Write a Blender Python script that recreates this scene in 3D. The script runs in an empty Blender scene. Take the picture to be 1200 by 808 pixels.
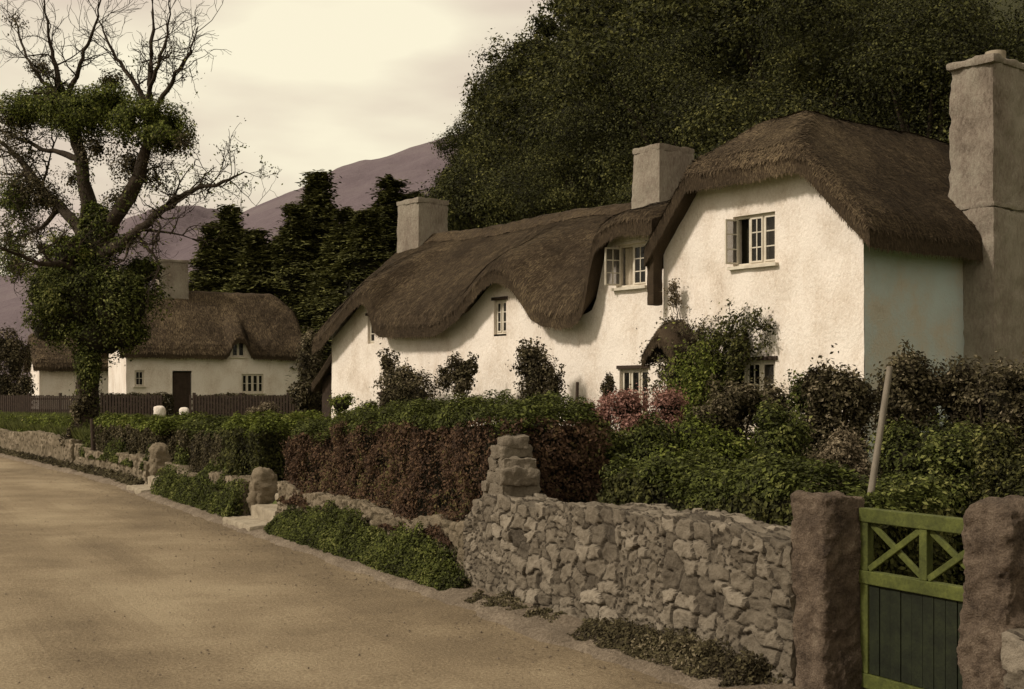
import bpy, math, random
import numpy as np
from math import radians, sin, cos, pi, atan2
random.seed(7); rng = np.random.default_rng(7)
SC = bpy.context.scene; COL = SC.collection

# ------------------------------------------------------------------ camera, sky, sun, exposure
EYE = 1.9
cam = bpy.data.objects.new('camera', bpy.data.cameras.new('camera')); COL.objects.link(cam)
cam.location = (0, 0, EYE); cam.rotation_euler = (radians(90), 0, 0)
cam.data.sensor_width = 36; cam.data.lens = 45; cam.data.shift_y = 61/1200
cam.data.clip_start = 0.1; cam.data.clip_end = 9000
SC.camera = cam
SUN_AZ = radians(250)      # compass-like, clockwise from +Y: from the left and a little behind the camera
SUN_EL = radians(40)
sd = np.array([sin(SUN_AZ)*cos(SUN_EL), cos(SUN_AZ)*cos(SUN_EL), sin(SUN_EL)])
W = bpy.data.worlds.new('World'); SC.world = W; W.use_nodes = True
nt = W.node_tree; N = nt.nodes; L = nt.links
bg = N['Background']; bg.inputs['Strength'].default_value = 0.1
sky = N.new('ShaderNodeTexSky'); sky.sky_type = 'NISHITA'; sky.sun_disc = False
sky.sun_elevation = SUN_EL; sky.sun_rotation = SUN_AZ; sky.dust_density = 3; sky.air_density = 1.2
tc = N.new('ShaderNodeTexCoord'); mp = N.new('ShaderNodeMapping'); mp.inputs['Scale'].default_value = (1.0, 1.0, 3.4)
nz = N.new('ShaderNodeTexNoise'); nz.inputs['Scale'].default_value = 3.1; nz.inputs['Detail'].default_value = 5; nz.inputs['Roughness'].default_value = .45
cr = N.new('ShaderNodeValToRGB')
cr.color_ramp.elements[0].position = .34; cr.color_ramp.elements[0].color = (4.9, 3.7, 3.1, 1)
cr.color_ramp.elements[1].position = .60; cr.color_ramp.elements[1].color = (8.2, 7.5, 5.6, 1)
mx = N.new('ShaderNodeMixRGB'); mx.inputs[0].default_value = .93
L.new(tc.outputs['Generated'], mp.inputs[0]); L.new(mp.outputs[0], nz.inputs['Vector']); L.new(nz.outputs['Fac'], cr.inputs[0])
L.new(sky.outputs[0], mx.inputs[1]); L.new(cr.outputs[0], mx.inputs[2]); L.new(mx.outputs[0], bg.inputs[0])
sl = bpy.data.lights.new('sun', 'SUN'); sl.energy = 2.6; sl.angle = radians(6.0); sl.color = (1, .885, .755)
so = bpy.data.objects.new('sun', sl); COL.objects.link(so)
from mathutils import Vector
so.rotation_euler = Vector(-sd).to_track_quat('-Z', 'Y').to_euler()
SC.view_settings.view_transform = 'Standard'; SC.view_settings.look = 'None'
SC.view_settings.exposure = 0.32; SC.view_settings.gamma = 1; SC.view_settings.use_curve_mapping = False
SC.render.engine = 'CYCLES'

# ------------------------------------------------------------------ helpers
def noise3(P, scale=1.0, seed=0):
    P = np.asarray(P, float)*scale + 100.0 + seed*17.31
    i = np.floor(P).astype(np.int64); f = P-i; f = f*f*(3-2*f)
    def h(a, b, c):
        n = (a*374761393 + b*668265263 + c*2147483647 + seed*1274126177) & 0xffffffff
        n = ((n ^ (n >> 13))*1274126177) & 0xffffffff
        n = n ^ (n >> 16)
        return (n & 0xffff)/65535.0
    x, y, z = i[..., 0], i[..., 1], i[..., 2]; fx, fy, fz = f[..., 0], f[..., 1], f[..., 2]
    r = 0
    for dx in (0, 1):
        for dy in (0, 1):
            for dz in (0, 1):
                w = (fx if dx else 1-fx)*(fy if dy else 1-fy)*(fz if dz else 1-fz)
                r = r + w*h(x+dx, y+dy, z+dz)
    return r*2-1
def fbm(P, scale=1., seed=0, o=3):
    r = 0; a = 1
    for k in range(o): r = r + a*noise3(P, scale*2**k, seed+k); a *= .5
    return r
def ss(x, a=0., b=1.):
    x = np.clip((np.asarray(x, float)-a)/(b-a), 0, 1); return x*x*(3-2*x)
def P3(x, y, z): x, y, z = np.broadcast_arrays(np.asarray(x, float), y, z); return np.stack([x, y, z], -1)

class MB:
    def __init__(s): s.v = []; s.f = []; s.m = []; s.r = []; s.sm = []; s.n = 0
    def add(s, V, F, mat=0, rnd=0.5, smooth=False):
        V = np.asarray(V, float).reshape(-1, 3); F = np.asarray(F, np.int64); F = F.reshape(len(F), -1)
        s.v.append(V); s.f.append(F+s.n); s.n += len(V)
        s.m.append(np.full(len(F), mat, np.int32)); s.sm.append(np.full(len(F), smooth, bool))
        s.r.append(np.broadcast_to(np.asarray(rnd, float), (len(F),)).copy())
        return s
    def merge(s, o, off=(0, 0, 0), sc=1.0, rot=0):
        c, sn = cos(rot), sin(rot); R = np.array([[c, -sn, 0], [sn, c, 0], [0, 0, 1]])
        base = s.n
        # o keeps global face indices
        V = np.concatenate(o.v)@R.T*np.asarray(sc)+np.asarray(off)
        s.v.append(V)
        for F, m, sm, r in zip(o.f, o.m, o.sm, o.r):
            s.f.append(F+base); s.m.append(m); s.sm.append(sm); s.r.append(r)
        s.n += len(V); return s
    def build(s, name, mats, parent=None):
        if not isinstance(mats, (list, tuple)): mats = [mats]
        me = bpy.data.meshes.new(name)
        V = np.concatenate(s.v); me.vertices.add(len(V)); me.vertices.foreach_set('co', V.astype(np.float32).ravel())
        nl = sum(F.size for F in s.f); nf = sum(len(F) for F in s.f)
        li = np.concatenate([F.ravel() for F in s.f]); tot = np.concatenate([np.full(len(F), F.shape[1]) for F in s.f])
        st = np.concatenate([[0], np.cumsum(tot)[:-1]])
        me.loops.add(nl); me.loops.foreach_set('vertex_index', li.astype(np.int32))
        me.polygons.add(nf); me.polygons.foreach_set('loop_start', st.astype(np.int32)); me.polygons.foreach_set('loop_total', tot.astype(np.int32))
        me.polygons.foreach_set('material_index', np.concatenate(s.m)); me.polygons.foreach_set('use_smooth', np.concatenate(s.sm))
        a = me.attributes.new('rnd', 'FLOAT', 'FACE'); a.data.foreach_set('value', np.concatenate(s.r).astype(np.float32))
        for m in mats: me.materials.append(m)
        me.update(calc_edges=True); me.validate()
        o = bpy.data.objects.new(name, me); COL.objects.link(o)
        if parent: o.parent = parent
        return o
def tag(o, label=None, cat=None, group=None, kind=None):
    if label: o['label'] = label
    if cat: o['category'] = cat
    if group: o['group'] = group
    if kind: o['kind'] = kind
    return o
def thing(name, label, cat, loc=(0, 0, 0), rz=0, group=None):
    o = bpy.data.objects.new(name, None); o.empty_display_size = .1; COL.objects.link(o)
    o.location = loc; o.rotation_euler = (0, 0, rz)
    return tag(o, label, cat, group)
def grid(mb, G, mat=0, rnd=.5, smooth=True, flip=False):
    a, b = G.shape[:2]; idx = np.arange(a*b).reshape(a, b)
    F = np.stack([idx[:-1, :-1], idx[1:, :-1], idx[1:, 1:], idx[:-1, 1:]], -1).reshape(-1, 4)
    if flip: F = F[:, ::-1]
    if np.ndim(rnd) == 2: rnd = np.asarray(rnd)[:-1, :-1].ravel()
    mb.add(G.reshape(-1, 3), F, mat, rnd, smooth)
def box(mb, x0, x1, y0, y1, z0, z1, mat=0, rnd=.5, M=None):
    V = np.array([[x0,y0,z0],[x1,y0,z0],[x1,y1,z0],[x0,y1,z0],[x0,y0,z1],[x1,y0,z1],[x1,y1,z1],[x0,y1,z1]], float)
    if M is not None: V = M(V)
    mb.add(V, [[0,3,2,1],[4,5,6,7],[0,1,5,4],[1,2,6,5],[2,3,7,6],[3,0,4,7]], mat, rnd)
def tube(mb, pts, rad, n=8, mat=0, rnd=.5, rough=0., cap=True):
    pts = np.asarray(pts, float); rad = np.broadcast_to(np.asarray(rad, float), (len(pts),))
    T = np.gradient(pts, axis=0); T /= np.linalg.norm(T, axis=1)[:, None]+1e-9
    up = np.array([0, 0, 1.]) if abs(T[0, 2]) < .9 else np.array([1., 0, 0])
    A = np.cross(T, up); A /= np.linalg.norm(A, axis=1)[:, None]+1e-9; B = np.cross(T, A)
    an = np.linspace(0, 2*pi, n, endpoint=False)
    ring = (np.cos(an)[None, :, None]*A[:, None]+np.sin(an)[None, :, None]*B[:, None])
    r = rad[:, None, None]
    if rough: r = r*(1+rough*noise3(pts[:, None]+ring*.6, 2.2)[..., None])
    V = pts[:, None]+ring*r
    k = len(pts); idx = np.arange(k*n).reshape(k, n); nx = np.roll(idx, -1, 1)
    F = np.stack([idx[:-1], nx[:-1], nx[1:], idx[1:]], -1).reshape(-1, 4)
    mb.add(V.reshape(-1, 3), F, mat, rnd, True)
    if cap:
        mb.add(V[-1], [list(range(n))], mat, rnd); mb.add(V[0], [list(range(n))[::-1]], mat, rnd)
def spline(P, k=4):
    P = np.asarray(P, float); n = len(P); out = []
    Q = np.vstack([2*P[0]-P[1], P, 2*P[-1]-P[-2]])
    for i in range(n-1):
        for u in np.linspace(0, 1, k, endpoint=False):
            a, b, c, d = Q[i], Q[i+1], Q[i+2], Q[i+3]
            out.append(.5*((2*b)+(-a+c)*u+(2*a-5*b+4*c-d)*u*u+(-a+3*b-3*c+d)*u**3))
    out.append(P[-1]); return np.array(out)
def rnd_unit(n):
    v = rng.normal(size=(n, 3)); return v/np.linalg.norm(v, axis=1)[:, None]
def leaves(mb, C, Nn, size, mat=0, rnd=None, aspect=.55, jit=.7):
    n = len(C)
    if n == 0: return
    size = np.broadcast_to(size, (n,))*rng.uniform(.6, 1.35, n)
    nn = Nn+rnd_unit(n)*jit; nn /= np.linalg.norm(nn, axis=1)[:, None]+1e-9
    a = np.cross(nn, rnd_unit(n)); a /= np.linalg.norm(a, axis=1)[:, None]+1e-9
    b = np.cross(nn, a)
    s = size[:, None]
    V = np.stack([C-a*s*.5, C+b*s*aspect*.5+nn*s*.08, C+a*s*.5, C-b*s*aspect*.5+nn*s*.08], 1)
    if rnd is None: rnd = rng.uniform(0, 1, n)
    mb.add(V.reshape(-1, 3), np.arange(4*n).reshape(n, 4), mat, rnd)
def ellip_pts(c, r, n, lo=.72, hi=1.08, topbias=0.):
    u = rnd_unit(n)
    if topbias: u[:, 2] = np.where((u[:, 2] < 0) & (rng.uniform(size=n) < topbias), -u[:, 2], u[:, 2])
    k = rng.uniform(lo, hi, n)[:, None]
    return np.asarray(c)+u*k*np.asarray(r), u
def blob(mb, c, r, mat=1, rnd=.5, lump=.15, seed=0, n=14):
    th = np.linspace(0, 2*pi, n+1); ph = np.linspace(0.01, pi-.01, n//2+2)
    TH, PH = np.meshgrid(th, ph, indexing='ij')
    u = np.stack([np.cos(TH)*np.sin(PH), np.sin(TH)*np.sin(PH), np.cos(PH)], -1)
    k = 1+lump*noise3(u, 2.2, seed); k[-1] = k[0]
    grid(mb, np.asarray(c)+u*k[..., None]*np.asarray(r), mat, rnd, True, flip=True)
def clump(mb, c, r, n, size, nsub=9, mat=0, core=1, sub=.45, rlo=0., rhi=1., topbias=.5, corek=.46, seed=0):
    """foliage: a lumpy crown of leaf faces round smaller sub-crowns, with a twiggy core"""
    c = np.asarray(c, float); r = np.asarray(r, float)*np.ones(3)
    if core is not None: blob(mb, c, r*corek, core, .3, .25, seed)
    u = rnd_unit(nsub)
    u[:, 2] = np.abs(u[:, 2])*np.where(rng.uniform(size=nsub) < .75, 1, -1)
    cs = c+u*r*rng.uniform(.5, .74, nsub)[:, None]
    def rag(P, U):
        f = np.array([1., 1., 1.])*1.5/max(r.mean(), .05)*.55
        k = .24*fbm(P*f, 1., seed+80)+.12*noise3(P*f, 4.5, seed+81)
        k = k+np.where(rng.uniform(size=len(P)) < .09, rng.uniform(0, .34, len(P)), 0)
        return P+U*k[:, None]*r.mean()
    n0 = int(n*.3); P, U = ellip_pts(c, r, n0, .35, .86, topbias); P = rag(P, U)
    leaves(mb, P, U+np.array([0, 0, .3]), size, mat, np.clip(rng.uniform(rlo, rhi, n0)*.8, 0, 1))
    per = int(n*.7)//nsub
    for k in range(nsub):
        rr = r*sub*rng.uniform(.7, 1.25)
        tone = rng.uniform(-.28, .28)
        P, U = ellip_pts(cs[k], rr, per, .45, 1.1, topbias); P = rag(P, (P-c)/(np.linalg.norm(P-c, axis=1)[:, None]+1e-6))
        leaves(mb, P, U+np.array([0, 0, .35]), size, mat, np.clip(rng.uniform(rlo, rhi, per)+tone, 0, 1))

# ------------------------------------------------------------------ materials
def mat_new(name, rough=.9, spec=.2):
    m = bpy.data.materials.new(name); m.use_nodes = True
    b = m.node_tree.nodes['Principled BSDF']; b.inputs['Roughness'].default_value = rough
    b.inputs['Specular IOR Level'].default_value = spec
    return m, m.node_tree.nodes, m.node_tree.links, b
def mottled(name, stops, scale=4., rough=.9, bump=.3, bscale=60., bdist=.01, spec=.2, det=8, stretch=(1, 1, 1), fine=.35, useatt=0.):
    """noise-mottled surface; stops = list of (pos, colour). fine: share of small-scale noise; useatt: share of per-stone value"""
    m, n, l, b = mat_new(name, rough, spec)
    t = n.new('ShaderNodeTexCoord'); mp = n.new('ShaderNodeMapping'); mp.inputs['Scale'].default_value = stretch
    l.new(t.outputs['Object'], mp.inputs[0])
    a = n.new('ShaderNodeTexNoise'); a.inputs['Scale'].default_value = scale; a.inputs['Detail'].default_value = det; a.inputs['Roughness'].default_value = .6
    c = n.new('ShaderNodeTexNoise'); c.inputs['Scale'].default_value = bscale; c.inputs['Detail'].default_value = 5; c.inputs['Roughness'].default_value = .7
    l.new(mp.outputs[0], a.inputs['Vector']); l.new(mp.outputs[0], c.inputs['Vector'])
    mixv = n.new('ShaderNodeMix'); mixv.data_type = 'FLOAT'; mixv.inputs[0].default_value = fine
    l.new(a.outputs['Fac'], mixv.inputs[2]); l.new(c.outputs['Fac'], mixv.inputs[3]); out = mixv.outputs[0]
    if useatt:
        at = n.new('ShaderNodeAttribute'); at.attribute_name = 'rnd'
        m2 = n.new('ShaderNodeMix'); m2.data_type = 'FLOAT'; m2.inputs[0].default_value = useatt
        l.new(out, m2.inputs[2]); l.new(at.outputs['Fac'], m2.inputs[3]); out = m2.outputs[0]
    r = n.new('ShaderNodeValToRGB'); e = r.color_ramp.elements
    while len(e) < len(stops): e.new(.5)
    for k, (p, col) in enumerate(stops): e[k].position = p; e[k].color = (*col, 1)
    l.new(out, r.inputs[0]); l.new(r.outputs[0], b.inputs['Base Color'])
    if bump:
        bp = n.new('ShaderNodeBump'); bp.inputs['Strength'].default_value = bump; bp.inputs['Distance'].default_value = bdist
        l.new(c.outputs['Fac'], bp.inputs['Height']); l.new(bp.outputs[0], b.inputs['Normal'])
    return m
def leafmat(name, stops, trans=.25, rough=.75):
    m, n, l, b = mat_new(name, rough, .12)
    at = n.new('ShaderNodeAttribute'); at.attribute_name = 'rnd'
    r = n.new('ShaderNodeValToRGB'); e = r.color_ramp.elements
    while len(e) < len(stops): e.new(.5)
    for k, (p, col) in enumerate(stops): e[k].position = p; e[k].color = (*col, 1)
    l.new(at.outputs['Fac'], r.inputs[0]); l.new(r.outputs[0], b.inputs['Base Color'])
    if trans:
        tr = n.new('ShaderNodeBsdfTranslucent'); mxs = n.new('ShaderNodeMixShader'); mxs.inputs[0].default_value = trans
        l.new(r.outputs[0], tr.inputs[0]); l.new(b.outputs[0], mxs.inputs[1]); l.new(tr.outputs[0], mxs.inputs[2])
        l.new(mxs.outputs[0], n['Material Output'].inputs[0])
    return m
M = {}
M['lime'] = mottled('limewash', [(.30, (.44, .35, .27)), (.42, (.67, .59, .50)), (.55, (.81, .745, .665))], 1.5, .92, .7, 26, .03, fine=.38, stretch=(1, 1, .55))
M['lime_old'] = mottled('weathered_render', [(.32, (.085, .065, .05)), (.44, (.20, .165, .13)), (.56, (.27, .24, .19)), (.7, (.33, .30, .24))], 1.3, .95, .9, 24, .04, fine=.42, stretch=(1, 1, .4))
M['thatch'] = mottled('thatch', [(.3, (.028, .020, .012)), (.5, (.058, .041, .025)), (.72, (.11, .080, .048))], 3, .95, .9, 70, .03, stretch=(1, 1, 1), fine=.5)
M['straw'] = leafmat('straw', [(0, (.022, .016, .010)), (.55, (.064, .046, .028)), (1, (.17, .128, .075))], 0, .9)
M['wood_white'] = mottled('white_painted_wood', [(.3, (.42, .37, .29)), (.7, (.70, .65, .54))], 6, .6, .2, 60)
M['wood_dark'] = mottled('dark_wood', [(.3, (.02, .014, .010)), (.7, (.06, .04, .028))], 6, .8, .4, 60)
M['wood_grey'] = mottled('grey_wood', [(.3, (.11, .095, .075)), (.7, (.24, .21, .165))], 6, .85, .4, 50, stretch=(6, 6, .6))
M['glass'] = mat_new('window_glass', .12, .5)[0]; M['glass'].node_tree.nodes['Principled BSDF'].inputs['Base Color'].default_value = (.012, .011, .009, 1)
_g = M['glass'].node_tree; _t = _g.nodes.new('ShaderNodeBsdfTransparent'); _m = _g.nodes.new('ShaderNodeMixShader'); _m.inputs[0].default_value = .4
_g.links.new(_t.outputs[0], _m.inputs[1]); _g.links.new(_g.nodes['Principled BSDF'].outputs[0], _m.inputs[2]); _g.links.new(_m.outputs[0], _g.nodes['Material Output'].inputs[0])
M['curtain'] = mottled('curtain', [(.3, (.35, .3, .23)), (.7, (.55, .49, .38))], 5, .9, .2, 40)
M['stone'] = mottled('rubble_stone', [(.18, (.026, .021, .016)), (.34, (.095, .079, .058)), (.52, (.175, .148, .110)), (.74, (.30, .26, .20))], 5, .95, .9, 42, .03, fine=.45, useatt=.42)
M['stone_dark'] = mottled('mossy_stone', [(.1, (.04, .035, .02)), (.4, (.13, .105, .068)), (.6, (.22, .18, .125)), (.8, (.33, .28, .20))], 4, .95, .9, 42, .03, fine=.45, useatt=.4)
M['pier'] = mottled('sandstone_pier', [(.34, (.030, .022, .017)), (.44, (.095, .070, .050)), (.56, (.17, .128, .092)), (.68, (.30, .245, .18))], 7, .95, 1, 80, .03, fine=.42)
M['step'] = mottled('worn_step_stone', [(.3, (.17, .14, .10)), (.5, (.28, .24, .175)), (.7, (.38, .33, .25))], 5, .9, .5, 30, .02)
M['road'] = mottled('dirt_road', [(.38, (.13, .098, .060)), (.49, (.235, .182, .113)), (.59, (.35, .285, .185))], .9, .97, 1, 38, .03, det=12, fine=.62, useatt=.33)
M['verge'] = mottled('gravel_verge', [(.32, (.085, .066, .046)), (.5, (.20, .16, .115)), (.68, (.36, .30, .225))], 2.5, .97, 1, 34, .05, fine=.6)
M['ground'] = mottled('earth_and_grass', [(.3, (.05, .06, .018)), (.5, (.085, .10, .03)), (.7, (.14, .12, .055))], .6, 1, .8, 14, .05, fine=.4)
M['forest_floor'] = mottled('forest_floor', [(.3, (.018, .020, .008)), (.7, (.045, .045, .018))], .3, 1, .6, 6, .2, fine=.4)
M['heather'] = mottled('heather_moor', [(.3, (.085, .064, .073)), (.5, (.120, .094, .103)), (.7, (.15, .124, .126))], .012, 1, .5, .08, 6, fine=.35)
M['bark'] = mottled('bark', [(.3, (.018, .013, .008)), (.55, (.045, .033, .022)), (.75, (.085, .064, .044))], 5, .95, 1, 22, .05, stretch=(1, 1, .3), fine=.5)
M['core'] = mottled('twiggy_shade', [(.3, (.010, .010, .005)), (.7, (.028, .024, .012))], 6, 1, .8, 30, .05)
M['gate'] = mottled('green_painted_wood', [(.3, (.022, .026, .008)), (.5, (.065, .075, .018)), (.72, (.13, .145, .034))], 7, .7, .4, 50, .01, stretch=(1, 1, 1))  # lit copy of the gate paint, brightened for the rails
M['gate_shaded'] = mottled('shaded_green_boards', [(.3, (.006, .007, .004)), (.5, (.013, .016, .008)), (.75, (.026, .032, .013))], 7, .8, .4, 50, .01)  # shade on the boards painted in as a darker gate green
M['leaf_dark'] = leafmat('leaf_dark', [(0, (.014, .014, .006)), (.5, (.042, .043, .014)), (.85, (.085, .088, .024)), (1, (.16, .15, .05))])
M['leaf_wood'] = leafmat('leaf_wood', [(0, (.012, .012, .006)), (.4, (.032, .034, .012)), (.8, (.085, .088, .026)), (1, (.15, .145, .045))])
M['leaf_green'] = leafmat('leaf_green', [(0, (.024, .027, .007)), (.45, (.080, .098, .018)), (.85, (.17, .20, .036)), (1, (.26, .25, .08))])
M['leaf_hedge'] = leafmat('leaf_hedge', [(0, (.017, .017, .007)), (.45, (.050, .058, .016)), (.85, (.112, .130, .028)), (1, (.21, .215, .07))])
M['leaf_russet'] = leafmat('leaf_russet', [(0, (.024, .015, .010)), (.45, (.070, .042, .026)), (.8, (.13, .078, .045)), (1, (.11, .11, .035))])
M['leaf_pink'] = leafmat('blossom_pink', [(0, (.12, .065, .045)), (.5, (.27, .14, .11)), (1, (.42, .24, .20))])
M['leaf_pale'] = leafmat('leaf_pale', [(0, (.07, .055, .032)), (.5, (.17, .135, .085)), (1, (.30, .25, .17))])
M['leaf_brown'] = leafmat('leaf_brown', [(0, (.018, .014, .008)), (.45, (.056, .046, .024)), (.85, (.11, .095, .048)), (1, (.24, .20, .13))])
M['conifer'] = leafmat('conifer_needles', [(0, (.022, .021, .009)), (.5, (.066, .068, .022)), (1, (.17, .17, .05))], .15)
M['grass'] = leafmat('grass_blades', [(0, (.045, .05, .017)), (.5, (.09, .105, .03)), (1, (.17, .18, .06))], .3)

# ------------------------------------------------------------------ the roadside frame (t along the road, n away from it)
P0 = np.array([-.3, 11.2]); D1 = np.array([-.454, .891]); N1 = np.array([.891, .454]); TB = 20.
PB = P0+D1*TB; D2 = np.array([-.510, .860]); N2 = np.array([.860, .510])
def R(t, n):
    t = np.asarray(t, float); n = np.asarray(n, float); t, n = np.broadcast_arrays(t, n)
    k = ss(t, TB-3, TB+3)[..., None]
    a = P0+t[..., None]*D1+n[..., None]*N1; b = PB+(t[..., None]-TB)*D2+n[..., None]*N2
    return np.where(t[..., None] < TB-3, a, np.where(t[..., None] > TB+3, b, a*(1-k)+b*k))
def R3(t, n, z): p = R(t, n); z = np.broadcast_to(np.asarray(z, float), p.shape[:-1]); return np.concatenate([p, z[..., None]], -1)
def Rinv(x, y):
    q = np.stack([x, y], -1)
    t1 = (q-P0)@D1; n1 = (q-P0)@N1; t2 = TB+(q-PB)@D2; n2 = (q-PB)@N2
    k = ss(t1, TB-3, TB+3); return t1*(1-k)+t2*k, n1*(1-k)+n2*k
O2 = np.array([5.36, 19.5]); UU = np.array([-.625, .78]); VV = np.array([.78, .625])   # the cottage's right front corner, along and into it
def ground_z(x, y):
    x = np.asarray(x, float); y = np.asarray(y, float)
    t, n = Rinv(x, y)
    bank = .05+.5*ss(t, -1, 2)+.40*ss(t, 19, 26)
    far = .35+.75*ss(y, 32, 44)
    base = bank*(1-ss(n, 4, 12))+far*ss(n, 4, 12)
    z = base*ss(n, .48, .9)
    q = (np.stack([x, y], -1)-O2)@VV
    hill = np.maximum(0, q-13); hill = .8*hill**2/(hill+4)
    hill = np.minimum(hill, 75+.15*hill)
    hill *= 1-ss(y, 190, 420)*.8
    lx = np.maximum(0, -(x+.09*y))  # to the left the valley floor stays low
    hill *= 1-ss(lx, 0, 16)
    hill *= 1-ss((np.stack([x, y], -1)-O2)@UU, 44, 84)
    z = z+hill
    z = z+1.2*ss(-n, 9.5, 30)*1.0
    return z
def at(px, py, Y): return np.array([(px-600)/1500*Y, Y, EYE+(465-py)/1500*Y])

# ------------------------------------------------------------------ setting
def graded(lo, mid0, mid1, hi, step, k=1.13):
    a = list(np.arange(mid0, mid1+step, step)); s = step; x = a[-1]
    while x < hi: s *= k; x += s; a.append(x)
    s = step; x = a[0]
    while x > lo: s *= k; x -= s; a.insert(0, x)
    return np.array(a)
gx = graded(-3500, -18, 12, 3500, .33); gy = graded(-600, -1, 46, 4500, .33)
X, Y = np.meshgrid(gx, gy, indexing='ij')
Z = ground_z(X, Y); t_, n_ = Rinv(X, Y)
Z = Z+.05*fbm(P3(X, Y, 0), .7, 3)*ss(n_, 1, 2)+.06*fbm(P3(X, Y, 0), .5, 3)*ss(-n_, 9.5, 11)
m_ = MB(); F3 = P3(X, Y, Z); grid(m_, F3, 0)
q_ = (np.stack([X, Y], -1)-O2)@VV; m_.m[0] = ((q_[:-1, :-1] > 13)&(Z[:-1, :-1] > 1.2)).ravel().astype(np.int32)
tag(m_.build('ground', [M['ground'], M['forest_floor']]), kind='structure')
# road
tt = np.concatenate([np.arange(-14, 60, .25), np.arange(60, 140, 2)]); nn_ = np.linspace(-9.4, .12, 70)
T, NN = np.meshgrid(tt, nn_, indexing='ij'); G = R3(T, NN, 0)
G[..., 2] = .006+.03*(1-((NN+4.6)/4.8)**2).clip(0)+.012*fbm(G*[1, 1, 0], .8, 5)+.006*fbm(G*[1, 1, 0], 3, 9)
G[..., 2] = np.maximum(G[..., 2], .006)
trk = np.exp(-((NN+2.5)/.32)**2)+np.exp(-((NN+4.1)/.32)**2)+np.exp(-((NN+6.3)/.4)**2)*.7
G[..., 2] = np.maximum(G[..., 2]-.014*trk*(.6+.4*fbm(P3(T, 0, 0), .4, 6)), .005)
tn = .5+.22*fbm(P3(T*.25, NN, 0), .9, 41, 4)+.13*trk*(.6+.6*fbm(P3(T, NN, 0), .5, 44))-.16*np.exp(-((NN+.1)/.5)**2)
m_ = MB(); grid(m_, G, 0, np.clip(tn, 0, 1), flip=True); tag(m_.build('road', M['road']), kind='structure')
k_ = 3000; t = rng.uniform(-8, 26, k_); n = np.where(rng.uniform(size=k_) < .6, -rng.exponential(.45, k_)+.1, rng.uniform(-8, 0, k_)); p = R3(t, n, .03*(1-((n+4.6)/4.8)**2).clip(0)+.012)
m_ = MB(); sz = rng.uniform(.004, .013, (k_, 1)); oc = np.array([[1,0,0],[0,1,0],[-1,0,0],[0,-1,0],[0,0,.7],[0,0,-.5]])
V = p[:, None]+oc[None]*sz[:, None]*rng.uniform(.7, 1.3, (k_, 6, 1)); b_ = (np.arange(k_)*6)[:, None]
F = np.concatenate([b_+np.array(f) for f in ([0,1,4],[1,2,4],[2,3,4],[3,0,4],[1,0,5],[2,1,5],[3,2,5],[0,3,5])])
m_.add(V.reshape(-1, 3), F, 0, rng.uniform(0, 1, len(F))); PEB = m_
# gravel verge with a ragged inner edge
tt = np.arange(-14, 60, .05); kk = np.linspace(0, 1, 10)
T, K = np.meshgrid(tt, kk, indexing='ij')
w0 = -.08+.08*fbm(P3(T, 0, 0), .6, 21)+.05*fbm(P3(T, 0, 0), 4, 22)
NN = w0+(.46-w0)*K; G = R3(T, NN, 0)
G[..., 2] = .02+.05*ss(K, 0, .25)+.03*ss(K, .3, 1)+.022*fbm(G*[1, 1, 0], 9, 23)*ss(K, 0, .2)
G[..., 0, 2] = -.01
m_ = MB(); grid(m_, G, flip=True); tag(m_.build('verge', M['verge']), kind='structure')
# distant moor
ridge_px = [-500, -300, -120, 0, 35, 90, 150, 200, 240, 262, 290, 320, 350, 390, 440, 500, 560, 640, 760, 900, 1200, 1700]
ridge_py = [350, 356, 345, 334, 340, 334, 306, 272, 252, 252, 266, 256, 240, 222, 203, 182, 165, 172, 180, 150, 190, 260]
dd = np.linspace(0, 1, 46); pxs = np.linspace(-500, 1700, 360)
PX, DD = np.meshgrid(pxs, dd, indexing='ij'); Yh = 520+DD*900
crest = np.interp(PX, ridge_px, ridge_py); zc = (465-crest)/1500*(520+.62*900)
prof = np.where(DD < .62, ss(DD, -.05, .62)**.9, 1-.35*ss(DD, .62, 1)); Xh = (PX-600)/1500*(520+.62*900)
Zh = zc*prof+2; Pn = P3(Xh, Yh, 0)
Zh = Zh+9*fbm(Pn, .008, 31, 4)*ss(DD, .05, .35)*(1-.97*np.exp(-((DD-.62)/.13)**2))+2.5*fbm(Pn, .05, 35, 2)*ss(DD, .05, .3)
m_ = MB(); grid(m_, P3(Xh, Yh, Zh)); tag(m_.build('hills', M['heather']), kind='structure')

# ------------------------------------------------------------------ masonry
def voro(l, p, sx, sy, seed):
    u = l/sx; v = p/sy
    row = np.floor(v); iu = np.floor(u); iv = row
    best = np.full(u.shape, 9.); sec = np.full(u.shape, 9.); idv = np.zeros(u.shape)
    for a in (-1, 0, 1):
        for b in (-1, 0, 1):
            ci = iu+a; cj = iv+b
            q = P3(ci, cj, seed*3.7)
            jx = noise3(q*7.13+.5, 1, seed)*.42; jy = noise3(q*5.71+.5, 1, seed+9)*.36
            off = .5*(np.mod(cj, 2))
            dx = u-(ci+.5+jx+off*.0); dy = v-(cj+.5+jy)
            d = (np.abs(dx)**3.2+np.abs(dy)**3.2)**(1/3.2)*(1+.25*noise3(q*3.3, 1, seed+5))
            i = noise3(q*9.17+.3, 1, seed+13)*.5+.5
            nb = d < best
            sec = np.where(nb, best, np.minimum(sec, d)); idv = np.where(nb, i, idv); best = np.minimum(best, d)
    return best, sec, idv
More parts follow.
